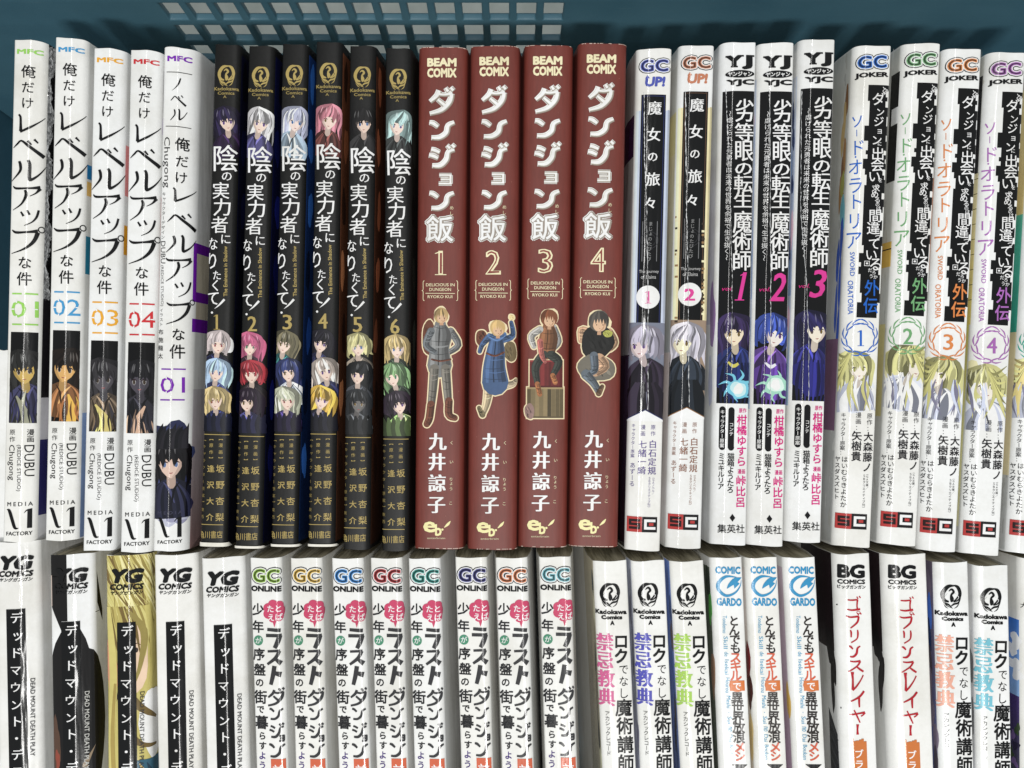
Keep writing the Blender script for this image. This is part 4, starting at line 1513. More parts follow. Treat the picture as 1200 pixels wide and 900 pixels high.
# --- G: heavy white volumes with a black strip
def fn_g(p, v, common):
    kind = v
    if not common:
        p.begin('title_lettering', 620)
        for ch, x, y, s_ in (('デ', 204.7, 739.5, 14), ('ッ', 205, 761, 14), ('ド', 204.7, 780.5, 14), ('マ', 204, 801, 13), ('ウ', 204, 821, 13), ('ン', 204.7, 841.7, 13),
                             ('ト', 205.2, 861, 14), ('・', 205.3, 881, 14), ('デ', 206, 900, 14), ('ス', 206.3, 920, 14), ('プ', 206.7, 940, 14), ('レ', 207, 960, 14), ('イ', 207.4, 980, 14)):
            p.g(ch, x, y, s_, W0, serif=.4)
    p.begin('publisher_logo', 600)
    p.t('YG', 184.6, 666.6, 221.6, 684, BK, wt=.07, skew=.25)
    p.t('COMICS', 184.6, 684.6, 222, 691.8, BK, wt=.05, skew=.2)
    p.t('ヤングガンガン', 185.4, 692.8, 221.4, 697.4, BK, wt=.035, skew=.3)
    p.begin('english_lettering', 600)
    p.t('DEAD MOUNT DEATH PLAY', 219.2, 812.5, 224.2, 904, (60, 60, 62) if kind != 'dark' else (205, 205, 200), rot=1, wt=.004)
    p.begin('title_panel_', 560)
    p.parts['title_panel'] = p.parts.pop('title_panel_'); p.cur = p.parts['title_panel']
    p.rect(193.3, 729.7, 20.6, 300, (7, 7, 8))
    w = p.prof.w / K / 2
    p.begin('spine_picture', 20)
    p.uv = True
    if kind == 'dark':
        D = (20, 18, 18)
        p.add([(-w - 20, 0), (-w + 20, 0), (-w + 20, 26), (-w - 20, 26)], D)
        p.add([(-w + 1, 24), (-w + 13, 26), (-w + 13, 90), (-w + 1, 60)], D)
        p.step()
        p.add([(-w - 20, 26), (-w + 2, 24), (-w + 2, 60), (-w - 20, 60)], (226, 206, 196))
        p.step()
        p.blob(-w + 22, 210, 30, 132, D, 2, .03, n=26)
        p.blob(-w + 38, 200, 26, 90, D, 3, .02, n=26)
        p.add([(-w - 10, 220), (-w + 22, 90), (w + 4, 160), (w + 6, 590), (-w - 10, 590)], D)
        p.step()
        p.add([(-w + 13, 0), (-w + 20, 0), (-w + 20, 78), (-w + 13, 78)], D)
        p.step()
        p.blob(-w + 5, 222, 5, 26, (84, 62, 50), 3, .2); p.blob(-w + 6, 240, 3, 10, (140, 70, 56), 4, .2)
        p.add([(w - 18, 250), (w - 2, 226), (w - 12, 252)], (140, 122, 100))
    elif kind == 'gold':
        p.clip = (-w - 60, 0, w + 14, 590)
        p.add([(-w - 60, 0), (w + 14, 0), (w + 14, 590), (-w - 60, 590)], (196, 184, 112))
        p.step()
        R = random.Random(3)
        for k in range(60):
            x0 = -w - 6 + R.random() * (2 * w + 16)
            y0 = R.random() * 50 - 10
            p.stroke([(x0 - 12, y0 - 20, .6), (x0 + R.uniform(-4, 10), y0 + 14, R.uniform(.8, 4)), (x0 + R.uniform(6, 30), y0 + 52, .3)],
                     R.choice(((222, 212, 148), (150, 134, 74), (118, 98, 56), (206, 196, 126), (234, 226, 170))))
        p.blob(6, 118, 17, 42, (230, 202, 176), 3, .06); p.blob(-w + 6, 134, 7, 30, (214, 156, 122), 5, .2)
        for k in range(16):
            x0 = -w + 4 + k * 2.9
            p.stroke([(x0 - 6, 60, 2), (x0 + R.uniform(-3, 3), 84, 4), (x0 + R.uniform(-2, 9), 104 + R.uniform(0, 22), .3)], R.choice(((206, 196, 126), (150, 134, 74), (184, 170, 100), (118, 98, 56))))
        p.blob(w - 16, 112, 2, 3, (60, 50, 46), 1, 0); p.stroke([(w - 19, 106, .4), (w - 15, 104, 1.2), (w - 11, 107, .4)], (90, 70, 46)); p.blob(-w + 8, 165, 5, 10, (70, 54, 48), 5, .1)
        p.stroke([(w - 26, 64, 4), (w - 8, 90, 8), (w - 12, 130, 5), (w - 22, 160, 1)], (150, 136, 78))
        p.stroke([(w - 4, 60, 6), (w + 4, 120, 8), (w - 4, 160, 1)], (196, 184, 112))
        p.blob(w + 2, 200, 14, 46, (244, 242, 236), 2, .1)
        p.stroke([(w - 28, 150, 1), (w - 16, 176, 9), (w + 8, 196, 3)], (110, 92, 54))
        p.stroke([(-w + 2, 60, 6), (-w + 8, 140, 9), (-w + 2, 250, 7)], (206, 194, 120))
        p.stroke([(-w + 10, 150, 3), (-w + 6, 220, 5), (-w + 10, 300, 4)], (168, 148, 84))
        p.stroke([(w - 24, 200, 1), (w - 14, 222, 6), (w + 8, 228, 3)], (110, 92, 54))
        p.add([(-w + 20, 242), (w + 14, 242), (w + 14, 330), (-w + 20, 330)], (52, 92, 112)); p.step()
        for k in range(4):
            p.stroke([(w - 30 + k * 8, 246, 1), (w - 22 + k * 7, 262, 5), (w - 26 + k * 8, 290, 1)], R.choice(((196, 170, 110), (120, 168, 190), (36, 60, 78))))
    elif kind == 'edge':
        pass
    p.uv = False
    p.begin('cover_picture', 10)
    if kind == 'dark':
        p.uv = True
        p.add([(w + 3, 22), (w + 12, 70), (w + 12, 84), (w + 3, 60)], BK)
        p.add([(w, 70), (w + 10, 70), (w + 10, 70.8), (w, 70.8)], BK)
        p.uv = False


# --- H: slim white volumes with round logo and two-column title
def fn_h(p, v, common):
    c = v
    if not common:
        p.begin('title_lettering', 300)
        D = (38, 38, 40)
        for ch, x, y, s_ in (('少', 349.4, 714.3, 15), ('年', 349.4, 734.5, 15), ('序', 350.4, 767, 15), ('盤', 351.2, 785, 15), ('の', 351, 800, 11), ('街', 352, 817, 16.5),
                             ('で', 352, 831.4, 10), ('暮', 353.3, 846.6, 16.5), ('ら', 354, 862.5, 10), ('す', 354.4, 874, 10)):
            p.g(ch, x, y, s_, D, wt=.03)
        for ch, x, y in (('よ', 354, 885.6), ('う', 354, 897), ('な', 354.4, 909)):
            p.g(ch, x, y, 10, (70, 48, 120), wt=.02)
        p.blob(349.8, 750.7, 5.7, 5.9, (78, 140, 112), 1, 0, n=20)
        p.g('が', 349.8, 750.7, 8, W0, wt=.01)
        for k in range(7):
            a = k / 7 * 6.283
            p.blob(369.6 + 8.4 * math.cos(a), 715.7 + 7.8 * math.sin(a), 6.0, 5.8, (196, 74, 106), 1, 0, n=14)
        p.blob(369.6, 715.7, 10, 9.5, (196, 74, 106), 1, 0)
        p.poly([(367, 727), (372, 727), (369.6, 734.8)], (196, 74, 106))
        for ch, x, y in (('た', 364.8, 713), ('と', 374, 712.6), ('え', 365.4, 723), ('ば', 374.6, 722.6)):
            p.g(ch, x, y, 9, W0, wt=.02)
        for ch, b in (('ラ', (358.8, 736, 378.5, 759)), ('ス', (360, 760.5, 378, 779)), ('ト', (363, 780, 378, 802)), ('ダ', (361, 806, 381, 827)),
                      ('ン', (363, 829, 379.4, 843)), ('ジ', (362.5, 847, 380, 864)), ('ョ', (374.6, 861, 381, 868)), ('ン', (362.4, 870.5, 381.5, 887))):
            p.kana(ch, *b, (56, 56, 58), wk=1.12, minw=2.2)
        p.rect(364.4, 889, 17.6, 20, (204, 102, 74))
        p.g('前', 373, 902, 14, W0, wt=.01)
    p.begin('publisher_logo', 300)
    gcmark(p, 340.9, 664, 378.3, 685, c)
    p.t('ONLINE', 341, 686.4, 377.8, 693.2, BK, wt=.055)


# --- I: slim white volumes with bird emblem
def fn_i(p, v, common):
    c, sc, sc2, white0 = v
    if not common:
        p.begin('title_lettering', 300)
        for ch, x, y, s_, wt in (('ロ', 728.4, 752, 18, .04), ('ク', 728.6, 769.4, 18, .035), ('で', 731.4, 785, 12, 0), ('な', 731.4, 799, 12, 0), ('し', 731.4, 813, 13, 0),
                                 ('魔', 731.6, 830, 20, .025), ('術', 732.8, 851.4, 20, .025), ('講', 733.4, 873.2, 20, .025), ('師', 734, 895, 20, .025)):
            p.g(ch, x, y, s_, BK, wt=wt, h=s_ * 1.06)
        p.vcol('アカシックレコード', 712.2, 834, 714, 887, 6.2, (70, 70, 72))
    p.begin('subtitle_lettering', 300)
    for ch, x, y in (('禁', 709, 753), ('忌', 709.2, 774.5), ('教', 710.4, 796), ('典', 711.2, 818)):
        p.g(ch, x, y, 21, c, h=22, serif=1.1, vert=False)
    p.begin('publisher_logo', 300)
    phoenix(p, 703.6, 684, 727, 712, BK, W0)
    p.t('Kadokawa', 697.8, 714.8, 735.2, 720.4, BK, wt=.055)
    p.t('Comics', 705, 721.4, 730, 726.4, BK, wt=.07); p.t('A', 715.6, 727.8, 720.8, 733.2, BK, wt=.07)
    p.begin('cover_picture', 10)
    side(p, -1, white0, 588, .5, 80, sc, sc2)
    R = random.Random(sum(c))
    for k in range(8):
        sblob(p, -1, white0 + 30 + k * 30, 3 + R.random() * 8, 20, 4, shade(R.choice((sc, sc2)), R.choice((.6, .8, 1.2))), k)


# --- J: slim volumes with the blue brush ring
def fn_j(p, v, common):
    sc, sc2, spots = v
    BL = (52, 140, 186)
    if not common:
        p.begin('title_lettering', 300)
        D = (40, 34, 32); Rr = (206, 92, 62)
        for ch, x, y, s_, c in (('と', 902, 727.8, 13, D), ('ん', 902.5, 739, 13, D), ('で', 903.3, 749.4, 13, D), ('も', 904, 760, 13, D),
                                ('ス', 904, 770.6, 14, Rr), ('キ', 904.2, 781, 14, Rr), ('ル', 904.7, 792, 14, Rr), ('異', 906, 818, 14.5, D), ('世', 906.7, 829.6, 14.5, D),
                                ('界', 907, 841, 14.5, D), ('放', 908, 852.6, 14.5, D), ('浪', 908.3, 864.4, 14.5, D), ('メ', 909, 876, 14, Rr), ('シ', 909.4, 886.6, 13, Rr)):
            p.g(ch, x, y, s_, c, wt=.03)
        p.rect(897.4, 798.2, 17, 12, (206, 116, 62)); p.blob(905.8, 804.2, 9.2, 6.6, (206, 116, 62), 2, .04)
        p.g('で', 905.8, 804.2, 10.5, W0, wt=.02)
        p.t('Tondemo Skill de Isekai Hourou Meshi : Sui no Dai Bouken', 0, 0, 1, 1, W0) if False else None
        txt = 'Tondemo Skill de Isekai Hourou Meshi : Sui no Dai Bouken'
        words = txt.split(' ')
        n = len(txt)
        pos = 0
        for wd in words:
            a = 722 + pos / n * 170; b = 722 + (pos + len(wd) - .2) / n * 170
            x = 889 + (a - 722) / 170 * 8.5
            if wd == ':':
                p.rect(x + 1.6, a + 1, .8, 1, (80, 160, 198))
            else:
                lo = 1.1 if any(q in wd for q in 'dlkhSTIBMHD') else 0
                p.t(wd, x, a, x + 4.8, b, (80, 160, 198), rot=1)
            pos += len(wd) + 1
        p.poly([(899, 896.5), (918, 896), (913, 901), (905, 901)], BK)
        p.poly([(905, 899), (911, 899), (909, 912), (906, 912)], BK)
    p.begin('publisher_logo', 300)
    p.t('COMIC', 880.4, 664, 909.4, 673, BL, wt=.05)
    p.t('GARDO', 882.2, 701, 911, 710.6, BL, wt=.05)
    p.stroke([(905, 676.6, .8), (893, 676, 3.0), (884.6, 683, 4.2), (884.6, 692, 4.0), (893, 698.4, 3.2), (903, 695, 2.2), (909, 687, 1.2), (910.4, 680, .4)], BL, 6)
    p.stroke([(910.6, 677, .4), (904, 680, 6), (897.6, 685.4, 4.4), (894, 690, .6)], BL, 5)
    p.poly([(900, 678.6), (908.6, 683.8), (902.6, 690)], BL)
    p.begin('cover_picture', 10)
    side(p, -1, 12, 588, 3, 80, sc, sc2)
    for i, (vv, d, rv, rd, c) in enumerate(spots):
        sblob(p, -1, vv, d, rv, rd, c, i)


# --- K: thick white volumes with red brush title
def fn_k(p, v, common):
    if not common:
        Rr = (176, 34, 46)
        p.begin('title_lettering', 300)
        for ch, b in (('ゴ', (996, 700, 1012, 717)), ('ブ', (995.4, 720, 1012.6, 737)), ('リ', (998.6, 739, 1010.6, 754)), ('ン', (998.4, 757, 1012, 771.5)), ('ス2', (998, 774, 1015.5, 789)),
                      ('レ', (1001, 790, 1015.5, 811)), ('イ', (1000.4, 811, 1017, 830)), ('ヤ', (999.4, 833, 1017.6, 848)), ('｜', (1006.4, 850, 1010.8, 862))):
            p.kana(ch, *b, Rr, wk=1.15, minw=1.5)
        p.ring(1009.5, 718.6, 2.1, 1.5, .6, Rr)
        p.poly([(1000.4, 788.4), (1004.4, 788.4), (1002.6, 801)], Rr)
        O = (198, 116, 62)
        for k in range(6):
            p.rect(1001 + k * 3 + (k % 2) * .3, 867 + (k * 7 % 4), 2.8, 40, O)
        p.rect(1001.2, 871, 17.6, 45, O); p.blob(1010, 876, 9.2, 7, O, 2, .05)
        p.g('ブ', 1010, 884.7, 11, W0, wt=.02); p.g('ラ', 1010.4, 896.6, 11, W0, wt=.02)
    p.begin('publisher_logo', 300)
    p.t('BG', 985.4, 662, 1017.4, 678.6, BK, wt=.055)
    p.t('COMICS', 985.6, 679.8, 1017.6, 685.4, BK, wt=.05); p.t('ビッグガンガン', 985.6, 686.4, 1018, 691, BK, wt=.035)
    p.begin('cover_picture', 10)
    side(p, -1, 0, 117, 2.5, 90, (34, 20, 24))
    for k, (vv, d, rv, rd) in enumerate(((128, 5, 17, 3.4), (140, 3, 20, 3.4), (162, 8, 30, 4), (112, 12, 20, 8))):
        sblob(p, -1, vv, d + 1, rv, rd, (26, 22, 23), k)
    if v == 'one':
        p.uv = True
        w = p.prof.w / K / 2
        p.add([(-w - 20, 190), (-w - 2, 216), (-w + 0, 300), (-w - 20, 300)], (40, 42, 46))
        p.step()
        for k in range(6):
            p.add([(-w - 20, 204 + k * 14), (-w - 1, 222 + k * 14), (-w - 1, 223.4 + k * 14), (-w - 20, 205.4 + k * 14)], (88, 90, 94))
        p.uv = False
        sblob(p, -1, 60, -3.6, 1.0, 1.0, BK); sblob(p, -1, 182, -4, 1.2, .8, BK)


def fn_n(p, v, common):
    p.begin('cover_picture', 10)
    side(p, -1, 74, 165, -1, 90, (56, 110, 190), (140, 176, 222))
    side(p, -1, 165, 300, -1, 90, (70, 52, 110), (60, 70, 60))
    for k, (vv, d, rv, rd) in enumerate(((100, 4, 9, 8), (112, 9, 7, 7), (128, 6, 8, 9), (140, 2, 8, 6))):
        sblob(p, -1, vv, d, rv, rd, (236, 240, 246), k, .2)
    for k in range(9):
        sblob(p, -1, 205 + k * 10, 2 + (k * 7) % 12, 6, 4, [(60, 78, 52), (120, 96, 150), (44, 40, 66)][k % 3], k, .3)
    p.begin('title_lettering', 300)
    p.g('大', 1203, 711, 7, BK)


# ------------------------------------------------------------------ profiles (widths in photograph pixels)
px = lambda a: a * K
KN_A = [(0, -14), (.12, -4), (.56, 5), (.63, 21), (1, 25)]
KN_B = [(0, -12), (.2, -3), (.8, 5), (1, 16)]
KN_C = [(0, -16), (.2, -3), (.8, 3), (1, 16)]
KN_D = [(0, -22), (.22, -17), (.28, -4), (.9, 3), (1, 12)]
KN_F = [(0, -24), (.16, -20), (.24, -8), (.9, 2), (1, 12)]
KN_G = [(0, -10), (.1, -2), (.50, 4), (.62, 19), (1, 23)]
KN_H = [(0, -12), (.12, -6), (.86, -3.5), (.94, 5), (1, 16)]
KN_I = [(0, -22), (.20, -14), (.32, 0), (.9, 3), (1, 12)]
PA = Profile(px(38), .0011, .0030, KN_A)
PLN = Profile(px(42), .0014, .0060, KN_A)
PB = Profile(px(31.5), .0010, .0024, KN_B)
PC = Profile(px(58.5), .0026, .0026, KN_C)
PD = Profile(px(42.5), .0026, .0010, KN_D)
PE = Profile(px(43), .0034, .0008, KN_D)
PF = Profile(px(45), .0034, .0010, KN_F)
PF2 = Profile(px(43.5), .0030, .0010, KN_F)
PG = Profile(px(50), .0012, .0026, KN_G)
PH = Profile(px(38), .0010, .0022, KN_H)
PI = Profile(px(41), .0022, .0010, KN_I)
PJ = Profile(px(37), .0024, .0010, KN_H)
PK1 = Profile(px(44), .0034, .0012, KN_I)
PK2 = Profile(px(53), .0038, .0012, KN_I)
PN = Profile(px(40), .0030, .0012, KN_I)

SH = {}
UP = 'upper row of comic volumes'
B_ = lambda *a: make_book(a, SH)

palA = {'01': ((44, 44, 42), (206, 170, 84), (44, 44, 70), (150, 150, 130)),
        '02': ((30, 22, 18), (222, 170, 96), (140, 92, 56), (232, 186, 92)),
        '03': ((48, 46, 50), (84, 80, 86), (96, 82, 66), (206, 190, 120)),
        '04': ((30, 29, 34), (74, 70, 80), (38, 37, 44), (204, 170, 146))}
refA = (82.5, 44, 70.5, 634)
gA = 'white volumes with brush title and dashed two-digit number'
B_('comic_book', 'white comic with pale green 01 and crumpled torn film down its right edge, far left', gA, PA, 'white', fn_a, refA,
   ('01', (150, 206, 96), palA['01'], [(0, 300, (22, 22, 24)), (300, 420, (28, 24, 30)), (420, 470, (216, 214, 220)), (470, 560, (44, 42, 100)), (560, 588, (226, 226, 228))]), (33.5, 46), (20, 635), {'seed': 1})
B_('comic_book', 'white comic with blue 02 and a yellow-skinned picture panel, left part of upper row', gA, PA, 'white', fn_a, refA,
   ('02', (70, 150, 200), palA['02'], [(145, 162, (30, 130, 190)), (165, 182, (232, 190, 110)), (230, 275, (40, 130, 160)), (440, 588, (150, 176, 220))]), (82.5, 44), (70.5, 634), {'seed': 2})
B_('comic_book', 'white comic with amber 03 and a dark brown picture panel', gA, PA, 'white', fn_a, refA,
   ('03', (228, 166, 52), palA['03'], [(110, 170, (230, 150, 150)), (205, 240, (222, 160, 40))]), (127.5, 56), (114.5, 647), {'seed': 3})
B_('comic_book', 'white comic with red 04 and a near-black picture panel', gA, PA, 'white', fn_a, refA,
   ('04', (200, 50, 56), palA['04'], [(20, 70, (160, 156, 164)), (76, 96, (150, 110, 190)), (170, 215, (206, 50, 44)), (230, 300, (208, 60, 50)), (330, 420, (190, 190, 194))]), (170.5, 58), (158.5, 649), {'seed': 4})
B_('comic_book', 'wider white novel with purple 01, left of the black volumes', None, PLN, 'white', fn_ln, (213, 56, 200, 646), None, (213, 56), (200, 646), {'seed': 5})

refB = (266.5, 51, 248.5, 645)
SK = (236, 208, 192)
NV = (34, 36, 70)
gB = 'black volumes with white title and gold number'
vB = [
    ('1', ((44, 34, 70), (234, 206, 190), (40, 24, 56)), [((216, 200, 200), SK, NV, 2), ((168, 196, 226), SK, (60, 70, 120), 2), ((226, 200, 136), SK, (40, 46, 96), 0)], (12, 14, 38), 4.4),
    ('2', ((206, 204, 208), (238, 212, 196), (70, 66, 110)), [((206, 96, 136), SK, (60, 40, 50), 0), ((180, 52, 64), SK, (50, 40, 46), 2), ((44, 30, 50), SK, (60, 60, 110), -2)], (14, 18, 60), 2.6),
    ('3', ((196, 200, 230), (238, 214, 204), (150, 170, 190)), [((120, 112, 86), SK, (40, 90, 90), 0), ((52, 62, 116), SK, (190, 200, 220), 4), ((214, 218, 190), SK, (56, 46, 96), 0)], (30, 60, 120), 2.6),
    ('4', ((214, 130, 146), (240, 210, 196), (90, 50, 46)), [((30, 28, 38), SK, (40, 44, 80), 0), ((222, 206, 196), SK, (40, 44, 80), 4), ((224, 178, 72), SK, (50, 50, 70), 0)], (116, 70, 48), 2.6),
    ('5', ((30, 28, 30), (232, 204, 188), (40, 38, 40)), [((222, 214, 150), SK, (110, 100, 90), 2), ((30, 32, 36), SK, (60, 62, 68), 4), ((40, 42, 46), (110, 106, 104), (70, 72, 76), 0)], (90, 52, 36), 0),
    ('6', ((168, 200, 198), (238, 212, 198), (50, 54, 54)), [((206, 180, 120), SK, (50, 60, 50), 4), ((126, 166, 112), SK, (50, 60, 50), 0), ((52, 40, 54), SK, (150, 190, 110), 4)], (30, 34, 30), 0)]
labB = ['black comic with gold 1 and dark purple top picture, beside the wide white novel',
        'black comic with gold 2, silver-haired top picture and pink one below',
        'black comic with gold 3, pale lilac top picture and blue cover side',
        'black comic with gold 4 and pink top picture',
        'black comic with gold 5, dark-haired top picture and brown cover side',
        'black comic with gold 6 and green pictures, beside the brick-red volumes']
tb = [((266, 51), (249, 645)), ((306.5, 53), (290.5, 645)), ((346, 51), (333, 640)), ((386.5, 50), (377.5, 640)), ((426, 54), (418.5, 645)), ((467.5, 56), (463.5, 644))]
for i in range(6):
    v = vB[i]
    B_('comic_book', labB[i], gB, PB, 'black', fn_b, refB, v, tb[i][0], tb[i][1], {'seed': i})

gC = 'brick-red volumes with white katakana title'
st, bl = (120, 122, 122), (66, 92, 132)
br, sk_, lt_ = (112, 64, 48), (196, 154, 120), (176, 160, 132)
palC = {
    '1': [('b', 503, 396, 9, 20, br), ('s', [(528, 388, 9), (537, 404, 8), (524, 414, 6)], st), ('s', [(516, 381, 14), (516, 392, 27), (515, 408, 23), (515, 428, 29)], st),
          ('s', [(509, 432, 11), (507, 458, 10), (504, 486, 8)], (116, 112, 104)), ('s', [(522, 432, 11), (524, 456, 10), (526, 480, 8)], (116, 112, 104)),
          ('s', [(505, 474, 9), (503, 490, 9), (500, 497, 8)], br), ('s', [(526, 470, 9), (526, 486, 9), (533, 490, 7)], br),
          ('s', [(505, 388, 9), (499, 404, 8), (510, 413, 6)], (104, 108, 112)), ('s', [(506, 421, 2), (516, 423, 2), (528, 421, 2)], br)],
    '2': [('b', 536, 412, 8, 12, (116, 100, 70)), ('b', 502, 396, 7, 9, br), ('s', [(528, 398, 8), (539, 393, 7), (537, 378, 5)], bl), ('b', 537.6, 372, 3, 3.4, (240, 214, 150)),
          ('s', [(528, 452, 9), (538, 450, 7), (543, 446, 5)], lt_), ('s', [(511, 452, 11), (508, 472, 8), (504, 484, 6)], (196, 176, 140)), ('s', [(503, 486, 7), (499, 478, 5)], (110, 98, 70)),
          ('s', [(520, 392, 12), (519, 408, 20), (517, 430, 26), (518, 448, 31)], bl), ('s', [(510, 396, 8), (503, 404, 6), (500, 412, 5)], bl),
          ('s', [(508, 414, 2.2), (518, 417, 2.2), (528, 413, 2.2)], br), ('s', [(511, 393, 5), (520, 397, 7), (529, 392, 5)], shade(bl, 1.25))],
    '3': [('r', (498, 424, 537, 456), (126, 46, 46)), ('r', (495, 456, 538, 492), (134, 116, 82)), ('b', 498, 484, 6, 9, (150, 118, 112)),
          ('s', [(526, 386, 8), (532, 402, 7), (524, 412, 6)], (170, 170, 168)), ('s', [(520, 385, 14), (520, 398, 22), (518, 414, 19)], (140, 92, 60)),
          ('s', [(514, 418, 11), (505, 432, 10), (507, 450, 7)], (58, 64, 58)), ('s', [(523, 418, 11), (532, 426, 10), (526, 440, 7)], (58, 64, 58)),
          ('s', [(507, 452, 6), (510, 464, 6)], (166, 104, 62)), ('s', [(525, 442, 6), (528, 450, 6)], (166, 104, 62)),
          ('s', [(510, 388, 8), (500, 396, 8), (503, 408, 6)], (176, 172, 168)), ('s', [(510, 402, 7), (512, 418, 6), (516, 426, 4)], (190, 104, 96))],
    '4': [('s', [(530, 392, 9), (537, 404, 8), (531, 412, 6)], sk_), ('s', [(505, 392, 9), (497, 390, 8), (497, 402, 7)], sk_), ('b', 516, 404, 19, 21, (34, 33, 32)),
          ('b', 515, 434, 22, 16, (114, 108, 96)), ('s', [(518, 424, 14), (524, 432, 13), (514, 440, 9)], sk_), ('s', [(512, 420, 10), (513, 436, 9), (508, 440, 6)], (92, 102, 114)),
          ('s', [(503, 442, 12), (512, 452, 9), (518, 462, 8)], (96, 106, 116)), ('s', [(518, 464, 7), (522, 456, 5)], (100, 74, 54)),
          ('b', 528, 394, 6, 4, (172, 172, 78))]}
p_head = {'1': (517, 370, 8.5, (190, 158, 104)), '2': (521, 385, 9, (200, 166, 106)), '3': (520.5, 375, 10, (130, 72, 44)), '4': (517.5, 380, 12, (92, 86, 80))}
labC = ['brick-red comic numbered 1 with a grey armour-coloured figure patch', 'brick-red comic numbered 2 with a blue figure patch',
        'brick-red comic numbered 3 with a brown patch over a wooden crate colour', 'brick-red comic numbered 4 with a black patch, rightmost of the red ones']
tc_ = [((519, 54), (514, 643)), ((580.5, 54), (577, 643)), ((643.5, 52), (636, 642)), ((706.5, 51), (696, 641))]
for i in range(4):
    B_('comic_book', labC[i], gC, PC, 'red', fn_c, (519, 54, 514, 643), (str(i + 1), palC[str(i + 1)]), tc_[i][0], tc_[i][1], {'seed': i})

gD = 'film-wrapped volumes with narrow black panel and white number disc'
refD = (767, 56, 753, 646)
B_('comic_book', 'wrapped white comic with pink 1 on a white disc, blue logo and lavender flanks', gD, PD, 'wrap', fn_d, refD,
   ('1', (78, 88, 170), (40, 48, 96), (196, 205, 224), ((176, 170, 190), (226, 206, 206), (40, 34, 46), (120, 124, 140)), (96, 84, 140)), (767, 56), (753, 646), {'seed': 1})
B_('comic_book', 'wrapped white comic with pink 2 on a white disc, copper logo and yellow flanks', gD, PD, 'wrap', fn_d, refD,
   ('2', (190, 122, 92), (90, 66, 50), (232, 220, 176), ((196, 192, 206), (244, 230, 196), (34, 40, 50), (150, 130, 112)), (140, 96, 76)), (816.5, 53), (801, 643), {'seed': 2})
gE = 'film-wrapped volumes with long white-on-black title'
refE = (865.5, 49, 853.5, 641)
ee = [('1', (54, 40, 84), (240, 220, 190), (30, 40, 90), (120, 196, 220), [(150, 160, 200)]), ('2', (60, 86, 190), (246, 226, 220), (90, 60, 140), (160, 210, 190), [(90, 160, 200), (60, 130, 190), (224, 200, 220), (236, 240, 246)]),
      ('3', (42, 38, 90), (244, 224, 206), (40, 40, 110), (90, 190, 170), [(60, 90, 160), (150, 176, 214), (226, 190, 206), (40, 60, 110), (236, 236, 244)])]
labE = ['wrapped comic with slanted pink 1 under a black title panel and purple-haired patch', 'wrapped comic with slanted pink 2 and bright blue-haired patch',
        'wrapped comic with slanted pink 3 and dark indigo patch, beside the saw-toothed series']
te = [((865.5, 49), (853.5, 641)), ((909.5, 50), (896.5, 640)), ((958, 46), (941, 638))]
for i in range(3):
    B_('comic_book', labE[i], gE, PE, 'wrap', fn_e, refE, ee[i], te[i][0], te[i][1], {'seed': i})
gF = 'white volumes with saw-toothed black title column'
refF = (1024.5, 52, 1000.5, 642)
cf = [(36, 98, 190), (110, 164, 112), (214, 132, 74), (166, 104, 178), (60, 170, 150)]
labF = ['white comic with blue 1 in a blue wreath and golden hair on its cover side', 'white comic with green 2 in a green wreath',
        'white comic with orange 3 in an orange wreath', 'white comic with violet 4 in a violet wreath', 'white comic with teal print, cut off by the right edge of the photo']
tf = [((1024.5, 52), (999.5, 642)), ((1081.5, 50), (1052.5, 641)), ((1129, 57), (1098.5, 646)), ((1181, 61), (1149.5, 650)), ((1236, 60), (1204, 643))]
for i in range(5):
    B_('comic_book', labF[i], gF, PF, 'white', fn_f, refF, (str(i + 1), cf[i], i), tf[i][0], tf[i][1], {'seed': i})

LOW = 'lower row of comic volumes'


def low(top, x900):
    return top, (top[0] + (x900 - top[0]) / (900 - top[1]) * 590, top[1] + 590)


gG = 'thick volumes with black title strip'
refG = (204, 651, 208.5, 900)
hh = [('edge', (17, 636), 22, 'plain white thick comic at the left edge, its logo cut off by the photo'),
      ('dark', (83, 650), 87, 'thick comic with a black silhouette spreading over its white spine'),
      ('gold', (148.5, 651), 151, 'thick comic whose spine is covered with yellow-olive strands'),
      ('plain', (204, 651), 208.5, 'plain white thick comic with black strip, right of the olive one'),
      ('plain', (260.5, 654), 266.5, 'plain white thick comic with black strip, left of the pink-cloud series')]
for i, (kd, t_, xb, lb) in enumerate(hh):
    a, b = low(t_, xb)
    B_('comic_book', lb, gG, PG, 'wrap', fn_g, refG, kd, a, b, {'seed': i})
gH = 'slim volumes with pink cloud and outlined round logo'
refH = (358.5, 654, 365, 900)
ch = [(140, 180, 70), (220, 180, 84), (60, 130, 200), (168, 52, 56), (56, 140, 132), (64, 64, 124), (206, 122, 80), (110, 176, 188)]
ht = [((311, 654), 318.5), ((358.5, 654), 364.5), ((406.5, 655), 415), ((452, 655), 459), ((497, 655), 504), ((552, 654), 559), ((599.5, 654), 607), ((650.5, 653), 658)]
nm = ['lime green', 'yellow', 'bright blue', 'dark red', 'deep teal', 'indigo', 'orange', 'pale turquoise']
for i in range(8):
    a, b = low(*ht[i])
    B_('comic_book', 'slim white comic with %s round logo above its pink cloud' % nm[i], gH, PH, 'white', fn_h, refH, ch[i], a, b, {'seed': i, 'roll': -2.5})
gI = 'slim volumes with black bird emblem and two-tone title'
refI = (714.5, 658, 725.5, 900)
